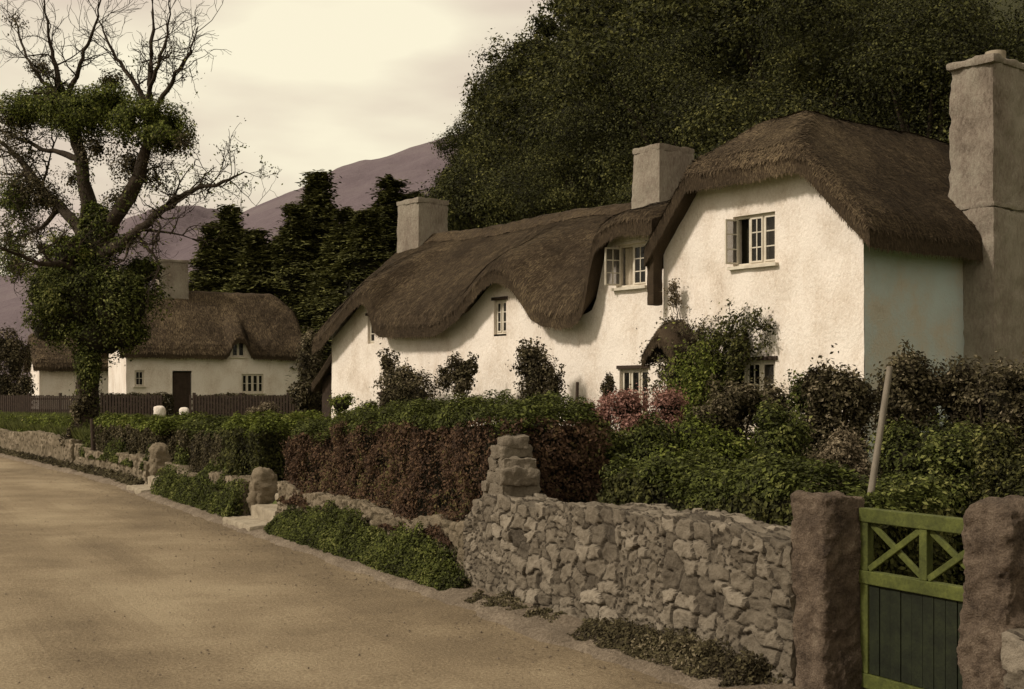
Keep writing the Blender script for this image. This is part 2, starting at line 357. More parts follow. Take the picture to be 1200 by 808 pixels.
def rubble(name, pathf, l0, l1, H, T, label, cat, mat, res=.02, sx=.25, sy=.15, depth=.045, zb=-.1, seed=1, off=.38, extra=None):
    """a rubble wall: pathf(l, n) gives the plan position; H(l) its height; real relief for every stone"""
    nl = max(4, int((l1-l0)/res)); Ls = np.linspace(l0, l1, nl); hmax = float(np.max(H(Ls)))
    nf = max(4, int((hmax-zb)/res)); ntp = max(4, int(T/res)); nb = max(3, nf//4)
    h = H(Ls)[:, None]
    fz = np.linspace(0, 1, nf)[None]; tz = np.linspace(0, 1, ntp+2)[None, 1:-1]; bz = np.linspace(1, 0, nb)[None]
    one = np.ones_like(h)
    nn = np.concatenate([one*fz*0, one*tz*T, one*T*np.ones_like(bz)], 1)
    zz = np.concatenate([zb+(h-zb)*fz, h*np.ones_like(tz), zb+(h-zb)*bz], 1)
    pp = np.concatenate([zb+(h-zb)*fz, h+T*tz, h+T+(h-zb)*(1-bz)], 1)
    kf = np.concatenate([one*np.ones_like(fz), one*(1-tz), one*0*bz], 1)   # front-facing share
    kt = np.concatenate([one*ss(fz, .93, 1.)*.7, one*np.ones_like(tz), one*0*bz], 1)
    kb = np.concatenate([one*0*fz, one*ss(tz, .85, 1)*.7, one*np.ones_like(bz)], 1)
    LL = Ls[:, None]*np.ones_like(nn)
    w = P3(LL, pp, 0); lw = LL+.10*fbm(w, 3.1, seed)+.02*noise3(w, 14, seed); pw = pp+.07*fbm(w, 3.7, seed+2)+.015*noise3(w, 15, seed+3)
    f1, f2, idv = voro(lw, pw, sx, sy, seed)
    g2 = voro(lw+.37, pw+.21, sx*.5, sy*.55, seed+40)
    small = noise3(w, 1.7, seed+50) > .28
    f1 = np.where(small, g2[0], f1); f2 = np.where(small, g2[1], f2); idv = np.where(small, g2[2], idv)
    joint = ss(f2-f1, .01, .12)
    d = depth*.85*(joint-.6)+depth*.7*(idv-.5)*joint+.022*fbm(w, 7, seed+4, 4)+.010*noise3(w, 30, seed+6)
    # irregular outline along the top
    e = .05*fbm(P3(LL, 0, 7), 1.9, seed+8)*ss(zz, hmax*.4, hmax)
    G = P3(pathf(LL, off+nn-d*(kf-kb)*1.0)[..., 0], pathf(LL, off+nn-d*(kf-kb))[..., 1], zz+d*kt+e)
    m = MB(); tone = idv*joint+(1-joint)*.0
    grid(m, G, 0, tone, True, flip=True)
    for end, fl in ((0, False), (-1, True)):           # closed ends
        ring = G[end]; c = ring.mean(0)
        k = 5; E = np.stack([ring*(1-a)+c*a for a in np.linspace(0, .98, k)]); grid(m, E, 0, .45, False, flip=fl)
    if extra: extra(m)
    o = m.build(name, mat)
    if label: tag(o, label, cat)
    return o
def rpath(l, n): return R(l, n)
# the gate wall: level top, ragged stone end climbing to a peak by the hedge
H_h = lambda l: .64+.05*np.sin(l*1.7)+.06*ss(l, 5.8, 6.9)
rubble('stone_wall', rpath, 1.08, 7.25, H_h, .5, 'low rubble wall under the long russet hedge, right of the pale steps', 'wall', M['stone_dark'], .018, .24, .15, .045, seed=5)
H_2 = lambda l: .58+.06*np.sin(l*1.3+1)
rubble('stone_wall', rpath, 8.95, 14.7, H_2, .5, 'low tumbled stone wall between the two sets of steps', 'wall', M['stone_dark'], .022, .24, .16, .045, seed=8)
H_3 = lambda l: .60+.06*np.sin(l*1.1)
rubble('stone_wall', rpath, 16.4, 24.2, H_3, .5, 'low mossy stone wall just right of the old tree', 'wall', M['stone_dark'], .028, .27, .18, .05, seed=11)
H_4 = lambda l: .80+.06*np.sin(l*.7)
rubble('stone_wall', rpath, 24.6, 60, H_4, .5, 'far stone retaining wall topped with grass, left of the old tree', 'wall', M['stone_dark'], .05, .3, .18, .06, seed=13)
H_5 = lambda l: .70+.0*l
rubble('stone_wall', rpath, -8.6, -5.45, H_5, .42, 'rough stone wall right of the right-hand gate pier', 'wall', M['stone'], .022, .27, .17, .05, seed=17)

def lumpbox(mb, c, half, res=.03, amp=.02, round_=.05, mat=0, rot=0., seed=0, taper=0., M_=None, dome=0., smooth=True):
    """rounded rough block with relief: six subdivided faces pushed by noise"""
    hx, hy, hz = half
    def face(ax, sg):
        others = [a for a in range(3) if a != ax]; hs = [half[a] for a in others]
        ns = [max(3, int(2*h/res)) for h in hs]
        A, B = np.meshgrid(np.linspace(-1, 1, ns[0]), np.linspace(-1, 1, ns[1]), indexing='ij')
        P = np.zeros(A.shape+(3,)); P[..., others[0]] = A*hs[0]; P[..., others[1]] = B*hs[1]; P[..., ax] = sg*half[ax]
        return P, (sg > 0) != (ax == 1)
    for ax in range(3):
        for sg in (-1, 1):
            P, fl = face(ax, sg)
            hv = np.array(half); inner = np.clip(P, -(hv-round_), hv-round_); dv = P-inner
            ln = np.linalg.norm(dv, axis=-1, keepdims=True); P2 = inner+dv/np.maximum(ln, 1e-6)*round_
            nrm = dv/np.maximum(ln, 1e-6)
            P2 = P2+nrm*(amp*fbm(P2+seed*3.1, 4.5, seed)+amp*.55*fbm(P2+seed, 15, seed+2)+amp*.3*noise3(P2, 60, seed+3))[..., None]
            k = (P2[..., 2]/hz+1)/2
            P2[..., :2] *= (1-taper*k)[..., None]
            if dome: P2[..., 2] += dome*ss(k, .7, 1)*(1-(P2[..., 0]/hx)**2-.5*(P2[..., 1]/hy)**2)
            cr_, sr_ = cos(rot), sin(rot)
            Q = np.stack([P2[..., 0]*cr_-P2[..., 1]*sr_, P2[..., 0]*sr_+P2[..., 1]*cr_, P2[..., 2]], -1)+np.asarray(c)
            if M_ is not None: Q = M_(Q)
            grid(mb, Q, mat, .5, smooth, flip=not fl)
ANG = atan2(D1[1], D1[0])
tag(PEB.build('pebbles', M['verge']), 'loose pebbles scattered on the lane and along its gravel edge', 'pebbles', kind='stuff')
H_gate = lambda l: np.interp(l, [-3.78, -2.5, -1.2, -.25, .3, .68, .85, 1.1], [1.01, 1.0, .985, .975, .98, .95, .82, .66])
PIERS = {}
def peak(m):
    for k, (t, n, z, a, b, c) in enumerate(((.50, .60, 1.03, .20, .19, .08), (.38, .58, 1.16, .10, .18, .075), (.58, .60, 1.15, .12, .17, .07), (.42, .60, 1.28, .14, .17, .06), (.60, .56, 1.265, .07, .13, .055),
            (.50, .59, 1.385, .15, .16, .06), (.46, .58, 1.475, .10, .12, .045), (.74, .6, .96, .10, .17, .08), (.90, .58, .83, .11, .17, .08), (.70, .46, 1.06, .06, .07, .05), (1.02, .58, .70, .09, .16, .07))):
        p = R(t, n); lumpbox(m, (p[0], p[1], z), (a, b, c), .016, .026, min(a, b, c)*.3, rot=ANG+random.uniform(-.25, .25), seed=k+60)
rubble('stone_wall', rpath, -3.78, 1.1, H_gate, .42, 'tall rubble stone wall left of the green gate, ending in an upright stone peak', 'wall', M['stone'], .013, .21, .125, .042, seed=3, extra=peak)
def rblock(name, t, n, z0, z1, wt, wn, label, cat, mat, **kw):
    p = R(t, n); m = MB(); lumpbox(m, (0, 0, (z1-z0)/2), (wt/2, wn/2, (z1-z0)/2), rot=0, **kw)
    o = m.build(name, mat); o.location = (p[0], p[1], z0); o.rotation_euler = (0, 0, ANG)
    return tag(o, label, cat)
GP = 'sandstone piers of the green gate'
tag(rblock('gate_pier', -3.92, .555, -.08, 1.30, .30, .36, 'reddish square stone gate pier on the left of the green gate', 'gate pier', M['pier'], res=.012, amp=.022, round_=.035, seed=4), group=GP)
tag(rblock('gate_pier', -5.29, .565, -.08, 1.33, .34, .38, 'reddish stone gate pier with rounded mossy top, right of the green gate', 'gate pier', M['pier'], res=.012, amp=.030, round_=.08, seed=9, dome=.03), group=GP)

# green wooden gate between the piers (local x along the gate)
g = thing('garden_gate', 'green wooden garden gate with crossed braces over upright boards, between the stone piers', 'gate', tuple(R(-4.07, .69))+(0.06,), atan2(-D1[1], -D1[0]))
GW = 1.05
def plank(x0, z0, x1, z1, w, y0=-.02, y1=.02, mat='gate', name='rail', par=g, rnd=.5):
    a = np.array([x0, z0]); b = np.array([x1, z1]); d = (b-a)/np.linalg.norm(b-a); p = np.array([-d[1], d[0]])*w/2
    c = [a+p, a-p, b-p, b+p]; V = [(q[0], y0, q[1]) for q in c]+[(q[0], y1, q[1]) for q in c]
    m = MB(); m.add(V, [[0,1,2,3],[7,6,5,4],[0,4,5,1],[1,5,6,2],[2,6,7,3],[3,7,4,0]])
    o = m.build(name, M[mat], par)
    bv = o.modifiers.new('bevel', 'BEVEL'); bv.width = .005; bv.segments = 2
    return o
plank(0, 1.115, GW, 1.115, .085, -.035, .03, name='top_rail'); plank(0, .735, GW, .735, .08, -.035, .03, name='middle_rail')
plank(0, .10, GW, .10, .09, -.028, .028, name='bottom_rail')
for x in (.035, GW-.035): plank(x, .145, x, .695, .065, -.026, .026, name='stile'); plank(x, .775, x, 1.072, .065, -.026, .026, name='stile')
plank(GW/2, .775, GW/2, 1.072, .06, -.028, .024, name='stile')
for a, b in ((.07, GW/2-.03), (GW/2+.03, GW-.07)):
    plank(a, .785, b, 1.062, .04, -.022, -.003, name='brace'); plank(a, 1.062, b, .785, .04, -.001, .018, name='brace')
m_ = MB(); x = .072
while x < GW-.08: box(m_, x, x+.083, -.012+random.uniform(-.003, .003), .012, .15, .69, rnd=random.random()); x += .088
m_.build('board_panel', M['gate_shaded'], g)
# steps and gate stones at the two openings in the low wall
def steps(t0, t1, label):
    c = R((t0+t1)/2, .38); o = thing('stone_steps', label, 'steps', (c[0], c[1], 0), ANG, 'stone steps in the roadside wall')
    w = (t1-t0)/2
    for k, (n0, n1, z0, z1, ex) in enumerate(((-.42, .06, -.05, .12, .10), (-.04, .40, .0, .30, 0), (.33, .78, .1, .46, 0))):
        m = MB(); lumpbox(m, (ex*.6, -(n0+n1)/2, (z0+z1)/2), (w+ex, (n1-n0)/2, (z1-z0)/2), .03, .014, .03, seed=k+3); m.build('step', M['step'], o)
steps(7.28, 8.55, 'pale worn stone steps at the right-hand gap, beside the long russet hedge')
steps(14.95, 16.2, 'pale stone steps at the left-hand gap in the low wall, farther up the road')
rblock('gate_stone', 8.76, .60, -.05, .76, .30, .36, 'rounded upright stone on the left of the right-hand steps', 'gate stone', M['stone_dark'], res=.025, amp=.05, round_=.12, seed=14, dome=.05)
rblock('gate_stone', 7.12, .66, -.05, .62, .26, .42, 'leaning stone on the right of the right-hand steps', 'gate stone', M['stone_dark'], res=.025, amp=.05, round_=.11, seed=15, taper=.35)
rblock('gate_stone', 16.36, .62, -.05, .92, .34, .36, 'rounded upright stone on the left of the far left-hand steps', 'gate stone', M['stone_dark'], res=.03, amp=.05, round_=.13, seed=16, dome=.05)

# ------------------------------------------------------------------ cottages (local x to the right, y into the house)
def wallmesh(mb, x0, x1, top, plane, holes=(), z0=-.3, step=.12, reveal=.22, amp=.018, seed=0, mat=0):
    """a rendered wall with real openings; plane(x, depth, z) -> local point; reveals turned inward"""
    xs = set(np.round(np.arange(x0, x1, step), 4)) | {round(x1, 4)}; zs = set(np.round(np.arange(z0, 8, step), 4))
    for h in holes:
        for e in h[:2]: xs = {q for q in xs if abs(q-e) > .05 or q in (round(x0, 4), round(x1, 4))} | {e}
        for e in h[2:4]: zs = {q for q in zs if abs(q-e) > .05} | {e}
    xs = np.array(sorted(xs)); zs = np.array(sorted(zs)); tp = np.array([top(x) for x in xs])
    X_, Z_ = np.meshgrid(xs, zs, indexing='ij'); Zc = np.minimum(Z_, tp[:, None])
    q = P3(X_, Zc, seed*1.3); dsp = amp*fbm(q, 1.1, seed)+amp*.5*fbm(q, 4, seed+1)
    for h in holes:
        dsp = dsp*np.where((X_ >= h[0]-.02) & (X_ <= h[1]+.02) & (Zc >= h[2]-.02) & (Zc <= h[3]+.02), 0, 1)
    G = plane(X_, dsp, Zc); idx = np.arange(G.shape[0]*G.shape[1]).reshape(G.shape[:2])
    F = []
    for i in range(len(xs)-1):
        for j in range(len(zs)-1):
            if zs[j] >= max(tp[i], tp[i+1])-1e-4: continue
            cx = (xs[i]+xs[i+1])/2; cz = (zs[j]+zs[j+1])/2
            if any(h[0] < cx < h[1] and h[2] < cz < h[3] for h in holes): continue
            F.append([idx[i, j], idx[i+1, j], idx[i+1, j+1], idx[i, j+1]])
    mb.add(G.reshape(-1, 3), F, mat, .5, True)
    for h in holes:
        a, b, c, d = h[:4]
        for (p, q_) in (((a, c), (b, c)), ((b, c), (b, d)), ((b, d), (a, d)), ((a, d), (a, c))):
            V = [plane(np.array(p[0]), np.array(0.), np.array(p[1])), plane(np.array(q_[0]), np.array(0.), np.array(q_[1])),
                 plane(np.array(q_[0]), np.array(reveal), np.array(q_[1])), plane(np.array(p[0]), np.array(reveal), np.array(p[1]))]
            mb.add(np.array(V), [[3, 2, 1, 0]], mat, .5)
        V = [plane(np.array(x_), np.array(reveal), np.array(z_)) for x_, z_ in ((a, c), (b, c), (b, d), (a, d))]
        mb.add(np.array(V), [[0, 1, 2, 3]], 1, .5)      # flat dark sheet standing in for the unlit room
def straws(mb, G, n, ln=.16, w=.018, mat=1, lift=.035, rr=(0, 1), eave=0):
    n = int(n*1.5); ln *= .55; w *= .66; lift *= .34
    """loose straw ends over a thatch surface grid G[i, j] with j running up the slope"""
    a, b = G.shape[:2]
    i = rng.uniform(0, a-1.001, n); j = rng.uniform(0, b-1.001, n)
    if eave: j = rng.uniform(0, min(eave, b-1.001), n)
    i0 = i.astype(int); j0 = j.astype(int); fi = (i-i0)[:, None]; fj = (j-j0)[:, None]
    A, B, C_, D_ = G[i0, j0], G[i0+1, j0], G[i0, j0+1], G[i0+1, j0+1]
    P = A*(1-fi)*(1-fj)+B*fi*(1-fj)+C_*(1-fi)*fj+D_*fi*fj
    up = (C_-A); ln_ = np.linalg.norm(up, axis=1)[:, None]; up = up/np.maximum(ln_, 1e-6)
    sd_ = (B-A); sd_ = sd_/np.maximum(np.linalg.norm(sd_, axis=1)[:, None], 1e-6)
    nr = np.cross(sd_, up); nr /= np.linalg.norm(nr, axis=1)[:, None]+1e-9; nr = np.where(nr[:, 2:3] < 0, -nr, nr)
    dn = -up+sd_*rng.normal(0, .16, (n, 1)); 
    l = rng.uniform(.5, 1.4, (n, 1))*ln; ww = rng.uniform(.6, 1.3, (n, 1))*w
    tip = P+dn*l+nr*rng.uniform(.2, 1.2, (n, 1))*lift
    V = np.stack([P-sd_*ww/2+nr*.002, P+sd_*ww/2+nr*.002, tip+sd_*ww*.35, tip-sd_*ww*.35], 1)
    patch = fbm(P, .8, 91)*.2+fbm(P, 4., 92)*.12
    mb.add(V.reshape(-1, 3), np.arange(4*n).reshape(n, 4), mat, np.clip(rng.uniform(rr[0], rr[1], n)*.75+.12+patch, 0, 1))
def thatch(name, xs, ys, ztop, thick, parent, dens=900, keep=None, seed=0, lump=.024):
    """roof as a thick shell: ztop(x, y) over the plan, edges closed; loose straw over it"""
    X_, Y_ = np.meshgrid(xs, ys, indexing='ij'); Zt = ztop(X_, Y_)
    Zt = Zt+lump*fbm(P3(X_, Y_, 0), 1.3, seed)+lump*.4*fbm(P3(X_, Y_, Zt), 5, seed+3)
    ex = np.minimum(X_-xs[0], xs[-1]-X_); ey = np.minimum(Y_-ys[0], ys[-1]-Y_); e = np.minimum(ex, ey)
    Zt = Zt-.16*(1-np.clip(e/.22, 0, 1))**2
    T_ = P3(X_, Y_, Zt); B_ = P3(X_, Y_, Zt-thick*ss(e, -.25, .1))
    m = MB(); grid(m, T_, 0, .5, True); grid(m, B_, 0, .3, True, flip=True)
    def edge(a, b):
        k = 6; E = np.stack([a*(1-f)+b*f+P3(0, 0, 0) for f in np.linspace(0, 1, k)]); grid(m, E, 0, .3, True)
        n = int(np.linalg.norm(np.diff(a, axis=0), axis=1).sum()*330); 
        straws(m, np.swapaxes(E, 0, 1)[:, ::-1], n, .10, .018, 1, .02, (.05, .75))
    edge(T_[:, 0], B_[:, 0]); edge(T_[:, -1], B_[:, -1]); edge(T_[0], B_[0]); edge(T_[-1], B_[-1])
    return m, T_
PITCHX = {}
ct = thing('thatched_cottage', 'long whitewashed thatched cottage with wavy eaves and a tall gabled wing at its right', 'cottage', (O2[0], O2[1], 0), atan2(-.78, .625))
# measured outline of the long front: eave undersides along -x
LV = .22
ex_s = np.array([4.2, 4.75, 5.2, 5.6, 5.92, 6.06, 6.20, 6.34, 6.58, 7.0, 7.45, 7.8, 8.1, 8.45, 8.75, 9.05, 9.35, 9.8, 10.3, 10.9, 11.4, 12.2, 12.9, 13.35, 13.6, 13.78, 13.95, 14.15, 14.5, 15.0, 15.5, 16.0, 16.5])
ex_z = np.array([4.85, 4.93, 4.95, 4.88, 4.72, 4.35, 3.75, 3.42, 3.33, 3.31, 3.36, 3.50, 3.84, 4.18, 4.34, 4.36, 4.25, 3.95, 3.62, 3.38, 3.32, 3.32, 3.34, 3.38, 3.50, 3.85, 4.14, 4.20, 4.08, 3.80, 3.50, 3.22, 3.05])
def eave(x):
    s = -np.asarray(x, float); return np.interp(s, ex_s, ex_z)
def ridge_z(x): return 5.98+.03*np.sin(np.asarray(x)*1.1)
TH = .36
def long_top(x, y):
    e = eave(x); b = 3.33; lift = e-b; xx = np.clip((y-(LV-.36))/(2.5+LV-(LV-.36)), 0, 1)
    r = ridge_z(x)
    zf = b+TH+(r-b-TH)*(xx+.05*np.sin(pi*xx))+lift*(1-xx)**1.25
    yb = np.clip((y-(2.5+LV))/2.86, 0, 1); zb = r-(r-b-TH)*(yb-.1*np.sin(pi*yb))
    z = np.where(y < 2.5+LV, zf, zb)
    return z-.10*np.exp(-((y-2.5-LV)/.18)**2)
xs = np.arange(-16.45, -4.35, .07); ys = np.concatenate([np.linspace(LV-.36, 2.72, 40), np.linspace(2.85, 5.6, 14)])
m_, TG = thatch('roof', xs, ys, long_top, TH, ct, seed=2)
straws(m_, TG[:, :40], 52000, .17, .020, 1, .035)
roof_long = m_.build('roof', [M['thatch'], M['straw']], ct)
m_ = MB(); xr = np.arange(-16.2, -4.6, .09); k = np.linspace(-1, 1, 9)
XR, K = np.meshgrid(xr, k, indexing='ij')
wv = .34+.03*np.sin(XR*9)
G = P3(XR, 2.5+LV+K*wv, ridge_z(XR)+.075-.30*np.abs(K)**1.4*1+.02*fbm(P3(XR, K, 0), 4, 6)+.02)
grid(m_, G, 0); straws(m_, G[:, :5], 3500, .12, .018, 1, .03, (.4, 1)); m_.build('ridge', [M['thatch'], M['straw']], roof_long)
# wing roof
WL = 4.72
def smin(a, b, k=.22):
    h = np.clip(.5+.5*(b-a)/k, 0, 1); return b*(1-h)+a*h-k*h*(1-h)
def wing_top(x, y):
    s = -np.asarray(x, float)
    r = 4.93+1.0*s; l = 5.72-1.22*(s-3.5)
    f = 5.50+.36+.66*(y+.36); rd = 6.70+0*s
    b = 5.98+.95*(6.4-y) 
    z = smin(smin(r, l, .2), f, .14); z = smin(z, rd, .15)
    return z
xs = np.concatenate([np.arange(-4.38, .0, .06), np.arange(0, .40, .06)]); ys = np.arange(-.36, 6.9, .09)
m_, TG = thatch('roof', xs, ys, wing_top, TH, ct, seed=5)
i_r = np.searchsorted(xs, -2.35)
straws(m_, TG[i_r:][::-1], 26000, .17, .020, 1, .035)
# straw running down each slope: right slope uses x as "down", front hip uses y
straws(m_, np.swapaxes(TG, 0, 1)[:, ::-1][:, :len(xs)-i_r], 26000, .17, .020, 1, .035)
straws(m_, np.swapaxes(TG, 0, 1)[:40, :i_r], 10000, .17, .020, 1, .035)
straws(m_, TG[:, :26], 15000, .17, .020, 1, .035)
roof_w = m_.build('roof', [M['thatch'], M['straw']], ct)
m_ = MB(); yr = np.arange(1.35, 6.6, .09); YR, K = np.meshgrid(yr, k, indexing='ij')
G = P3(-2.4+K*.34, YR, 6.70-.0-.30*np.abs(K)**1.4+.02*fbm(P3(K, YR, 0), 4, 6)); grid(m_, G, 0, flip=True); straws(m_, G[:, 4:][:, ::-1], 1800, .12, .018, 1, .03, (.4, 1))
m_.build('ridge', [M['thatch'], M['straw']], roof_w)
m_ = MB(); lumpbox(m_, (-4.31, -.16, 4.02), (.085, .12, .50), .04, .008, .02, seed=71, taper=-.0); m_.build('verge_end', [M['thatch']], roof_w)
# walls with openings: (x0, x1, z0, z1)
h_long = [(-5.71, -4.92, 3.94, 4.74), (-9.46, -9.04, 3.21, 3.93), (-14.42, -14.12, 3.17, 3.85), (-5.62, -4.86, 1.55, 2.42), (-13.9, -13.4, 1.05, 1.95)]
h_wing = [(-2.62, -1.70, 4.08, 4.92), (-2.70, -1.72, 1.35, 2.50)]
m_ = MB()
wallmesh(m_, -16.1, -4.40, lambda x: float(eave(x))+.16, lambda x, d, z: P3(x, LV+d, z), h_long, seed=2)
wallmesh(m_, LV, 5.0, lambda y: 3.5+min(y-LV, 5.0-y)*.95, lambda y, d, z: P3(-16.1+d, y, z), seed=3)
wallmesh(m_, -16.1, -4.4, lambda x: 3.4, lambda x, d, z: P3(x, 5.0-d, z), seed=4)
m_.build('wall', [M['lime'], M['core']], ct)
m_ = MB()
wallmesh(m_, -4.25, 0, lambda x: min(4.93+1.0*(-x)-.2, 5.50+.25, 5.72-1.22*(-x-3.5)-.16), lambda x, d, z: P3(x, d, z), h_wing, seed=6)
m_.build('gable_wall', [M['lime'], M['core']], ct)
# side wall limewash with its shade darkened into the colour, plus a blue-grey patch
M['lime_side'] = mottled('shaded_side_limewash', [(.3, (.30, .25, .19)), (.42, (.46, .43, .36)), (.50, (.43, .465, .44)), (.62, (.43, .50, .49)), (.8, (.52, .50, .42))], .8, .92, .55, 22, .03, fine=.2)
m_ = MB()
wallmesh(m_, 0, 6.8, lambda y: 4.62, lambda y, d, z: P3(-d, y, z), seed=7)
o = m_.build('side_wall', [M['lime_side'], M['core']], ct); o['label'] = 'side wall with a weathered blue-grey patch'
m_ = MB()
wallmesh(m_, LV, 6.8, lambda y: 4.0, lambda y, d, z: P3(-4.24+d, y, z), seed=8); wallmesh(m_, -4.24, 0, lambda x: min(4.6-x*.98, 4.2+(4.46+x)*1.1, 6.4), lambda x, d, z: P3(x, 6.8-d, z), seed=9)
m_.build('wall', [M['lime'], M['core']], ct)
# chimneys
def chimney(parent, x0, x1, y0, y1, z0, z1, taper=.06, mat='lime_old', pots=(), cap=.06, seed=0, label=None):
    m = MB(); cx, cy = (x0+x1)/2, (y0+y1)/2
    lumpbox(m, (cx, cy, (z0+z1)/2), ((x1-x0)/2, (y1-y0)/2, (z1-z0)/2), .08, .02, .05, seed=seed, taper=taper)
    lumpbox(m, (cx, cy, z1-.02), ((x1-x0)/2*(1-taper)+cap, (y1-y0)/2*(1-taper)+cap, .07), .08, .02, .03, seed=seed+1)
    o = m.build('chimney', M[mat], parent)
    for px_, py_ in pots:
        m = MB(); tube(m, [(px_, py_, z1), (px_, py_, z1+.1), (px_, py_, z1+.22), (px_, py_, z1+.26)], [.13, .12, .10, .12], 14); m.build('chimney_pot', M['step'], o)
    if label: o['label'] = label
    return o
chimney(ct, -7.40, -6.56, 2.22, 3.32, 5.4, 7.02, .07, 'lime_old', seed=21, cap=.015)
chimney(ct, -16.2, -15.15, 2.2, 3.2, 5.2, 6.96, .07, 'lime_old', seed=22, cap=.03)
m_ = MB()
lumpbox(m_, (.03, 3.95, 2.35), (.53, 1.25, 2.65), .08, .03, .05, seed=23)
lumpbox(m_, (.09, 3.95, 5.95), (.42, 1.20, 1.52), .08, .03, .05, seed=24, taper=.03)
lumpbox(m_, (.09, 3.95, 7.42), (.45, 1.23, .07), .07, .03, .05, seed=25)
lumpbox(m_, (.06, 3.95, 5.04), (.50, 1.24, .05), .07, .02, .03, seed=26)
big = m_.build('chimney', M['lime_old'], ct); big['label'] = 'massive tall chimney stack against the right side wall'
m_ = MB(); tube(m_, [(.05, 3.6, 7.4), (.05, 3.6, 7.6), (.05, 3.6, 7.74)], [.2, .17, .17], 14); m_.build('chimney_pot', M['step'], big)
# windows
def window(parent, x0, x1, z0, z1, y, cols, rows, openl=0, openr=0, sill=True, dark=False, lintel=False, curtain=None):
    fm = M['wood_white'] if not dark else M['wood_dark']; w = x1-x0; h = z1-z0; yy = y+.10; b = .045
    m = MB()
    box(m, x0, x0+b, yy-.03, yy+.03, z0, z1); box(m, x1-b, x1, yy-.03, yy+.03, z0, z1)
    box(m, x0+b, x1-b, yy-.03, yy+.03, z0, z0+b); box(m, x0+b, x1-b, yy-.03, yy+.03, z1-b, z1)
    for k in range(1, cols): xx = x0+w*k/cols; box(m, xx-.022, xx+.022, yy-.026, yy+.026, z0+b, z1-b)
    f = m.build('window', fm, parent)
    pane = MB(); bars = MB()
    for k in range(cols):
        a = x0+w*k/cols+(b if k == 0 else .022); c = x0+w*(k+1)/cols-(b if k == cols-1 else .022)
        ang = 0
        if k == 0 and openl: ang = -openl; hinge = a
        if k == cols-1 and openr: ang = openr; hinge = c
        def Mt(V, ang=ang, hinge=(a if (k == 0 and openl) else c)):
            if not ang: return V
            V = V.copy(); dx = V[:, 0]-hinge; dy = V[:, 1]-(yy-.03); ca, sa = cos(ang), sin(ang)
            V[:, 0] = hinge+dx*ca-dy*sa; V[:, 1] = (yy-.03)+dx*sa+dy*ca; return V
        zz0, zz1 = z0+b, z1-b; q = .028
        for bx in ((a, a+q, zz0, zz1), (c-q, c, zz0, zz1), (a+q, c-q, zz0, zz0+q), (a+q, c-q, zz1-q, zz1)):
            box(bars, bx[0], bx[1], yy-.045, yy-.012, bx[2], bx[3], M=Mt)
        for r_ in range(1, rows): zq = zz0+(zz1-zz0)*r_/rows; box(bars, a+q, c-q, yy-.04, yy-.018, zq-.010, zq+.010, M=Mt)
        if c-a > .26: xm = (a+c)/2; box(bars, xm-.010, xm+.010, yy-.038, yy-.020, zz0+q, zz1-q, M=Mt)
        box(pane, a+q, c-q, yy-.030, yy-.026, zz0+q, zz1-q, M=Mt)
    bars.build('casement', fm, f); pane.build('pane', M['glass'], f)
    if sill:
        m = MB(); box(m, x0-.06, x1+.06, y-.09, y+.07, z0-.055, z0-.004); m.build('sill', M['wood_white'], f)
    if lintel:
        m = MB(); box(m, x0-.05, x1+.05, y-.035, y+.06, z1-.003, z1+.06); m.build('lintel', M['wood_dark'], f)
    if curtain:
        m = MB(); a, c = x0+curtain[0]*w, x0+curtain[1]*w; u = np.linspace(a, c, 24)
        U_, Z_ = np.meshgrid(u, [z0+.03, z1-.03], indexing='ij'); grid(m, P3(U_, yy+.08+.018*np.sin(U_*55), Z_)); m.build('curtain', M['curtain'], f)
    return f
window(ct, -2.62, -1.70, 4.08, 4.92, 0, 3, 3, openl=1.9, openr=0, curtain=(.62, .95))
window(ct, -2.70, -1.72, 1.35, 2.50, 0, 3, 3, lintel=True, curtain=(.62, .95))
window(ct, -5.71, -4.92, 3.94, 4.74, LV, 2, 3, openl=1.85, curtain=(.1, .4))
window(ct, -5.62, -4.86, 1.55, 2.42, LV, 3, 2, lintel=True)
window(ct, -9.46, -9.04, 3.21, 3.93, LV, 2, 3, sill=False, lintel=True)
window(ct, -14.42, -14.12, 3.17, 3.85, LV, 1, 3, sill=False, openr=.0, lintel=True)
window(ct, -13.9, -13.4, 1.05, 1.95, LV, 2, 2, lintel=True, dark=True)
# little thatched hood over the door
def hood_top(x, y): return 3.34-1.05*np.sqrt((x+3.80)**2+.004)-.25*np.clip(-y, 0, 1)
m_, TG = thatch('porch_hood', np.linspace(-4.20, -3.40, 26), np.linspace(-.60, .12, 14), hood_top, .2, ct, lump=.02)
straws(m_, TG[:14], 900, .12, .016, 1, .03); straws(m_, np.swapaxes(TG, 0, 1)[:, :14], 1500, .12, .016, 1, .03)
m_.build('porch_hood', [M['thatch'], M['straw']], ct)
m_ = MB(); box(m_, -4.15, -3.40, -.03, .02, .3, 2.32); m_.build('door', M['wood_dark'], ct)
# thatched lean-to at the cottage's far left end
m_, TG = thatch('lean_to_roof', np.linspace(-17.6, -16.12, 22), np.linspace(.5, 3.2, 24), lambda x, y: 3.55+.75*(x+16.1)+.0*y, .25, ct, lump=.03)
straws(m_, np.swapaxes(TG, 0, 1), 3000, .14, .018, 1, .03); m_.build('lean_to_roof', [M['thatch'], M['straw']], ct)
m_ = MB(); box(m_, -17.4, -16.15, .7, 3.0, -.3, 2.45); m_.build('lean_to_wall', M['wood_dark'], ct)

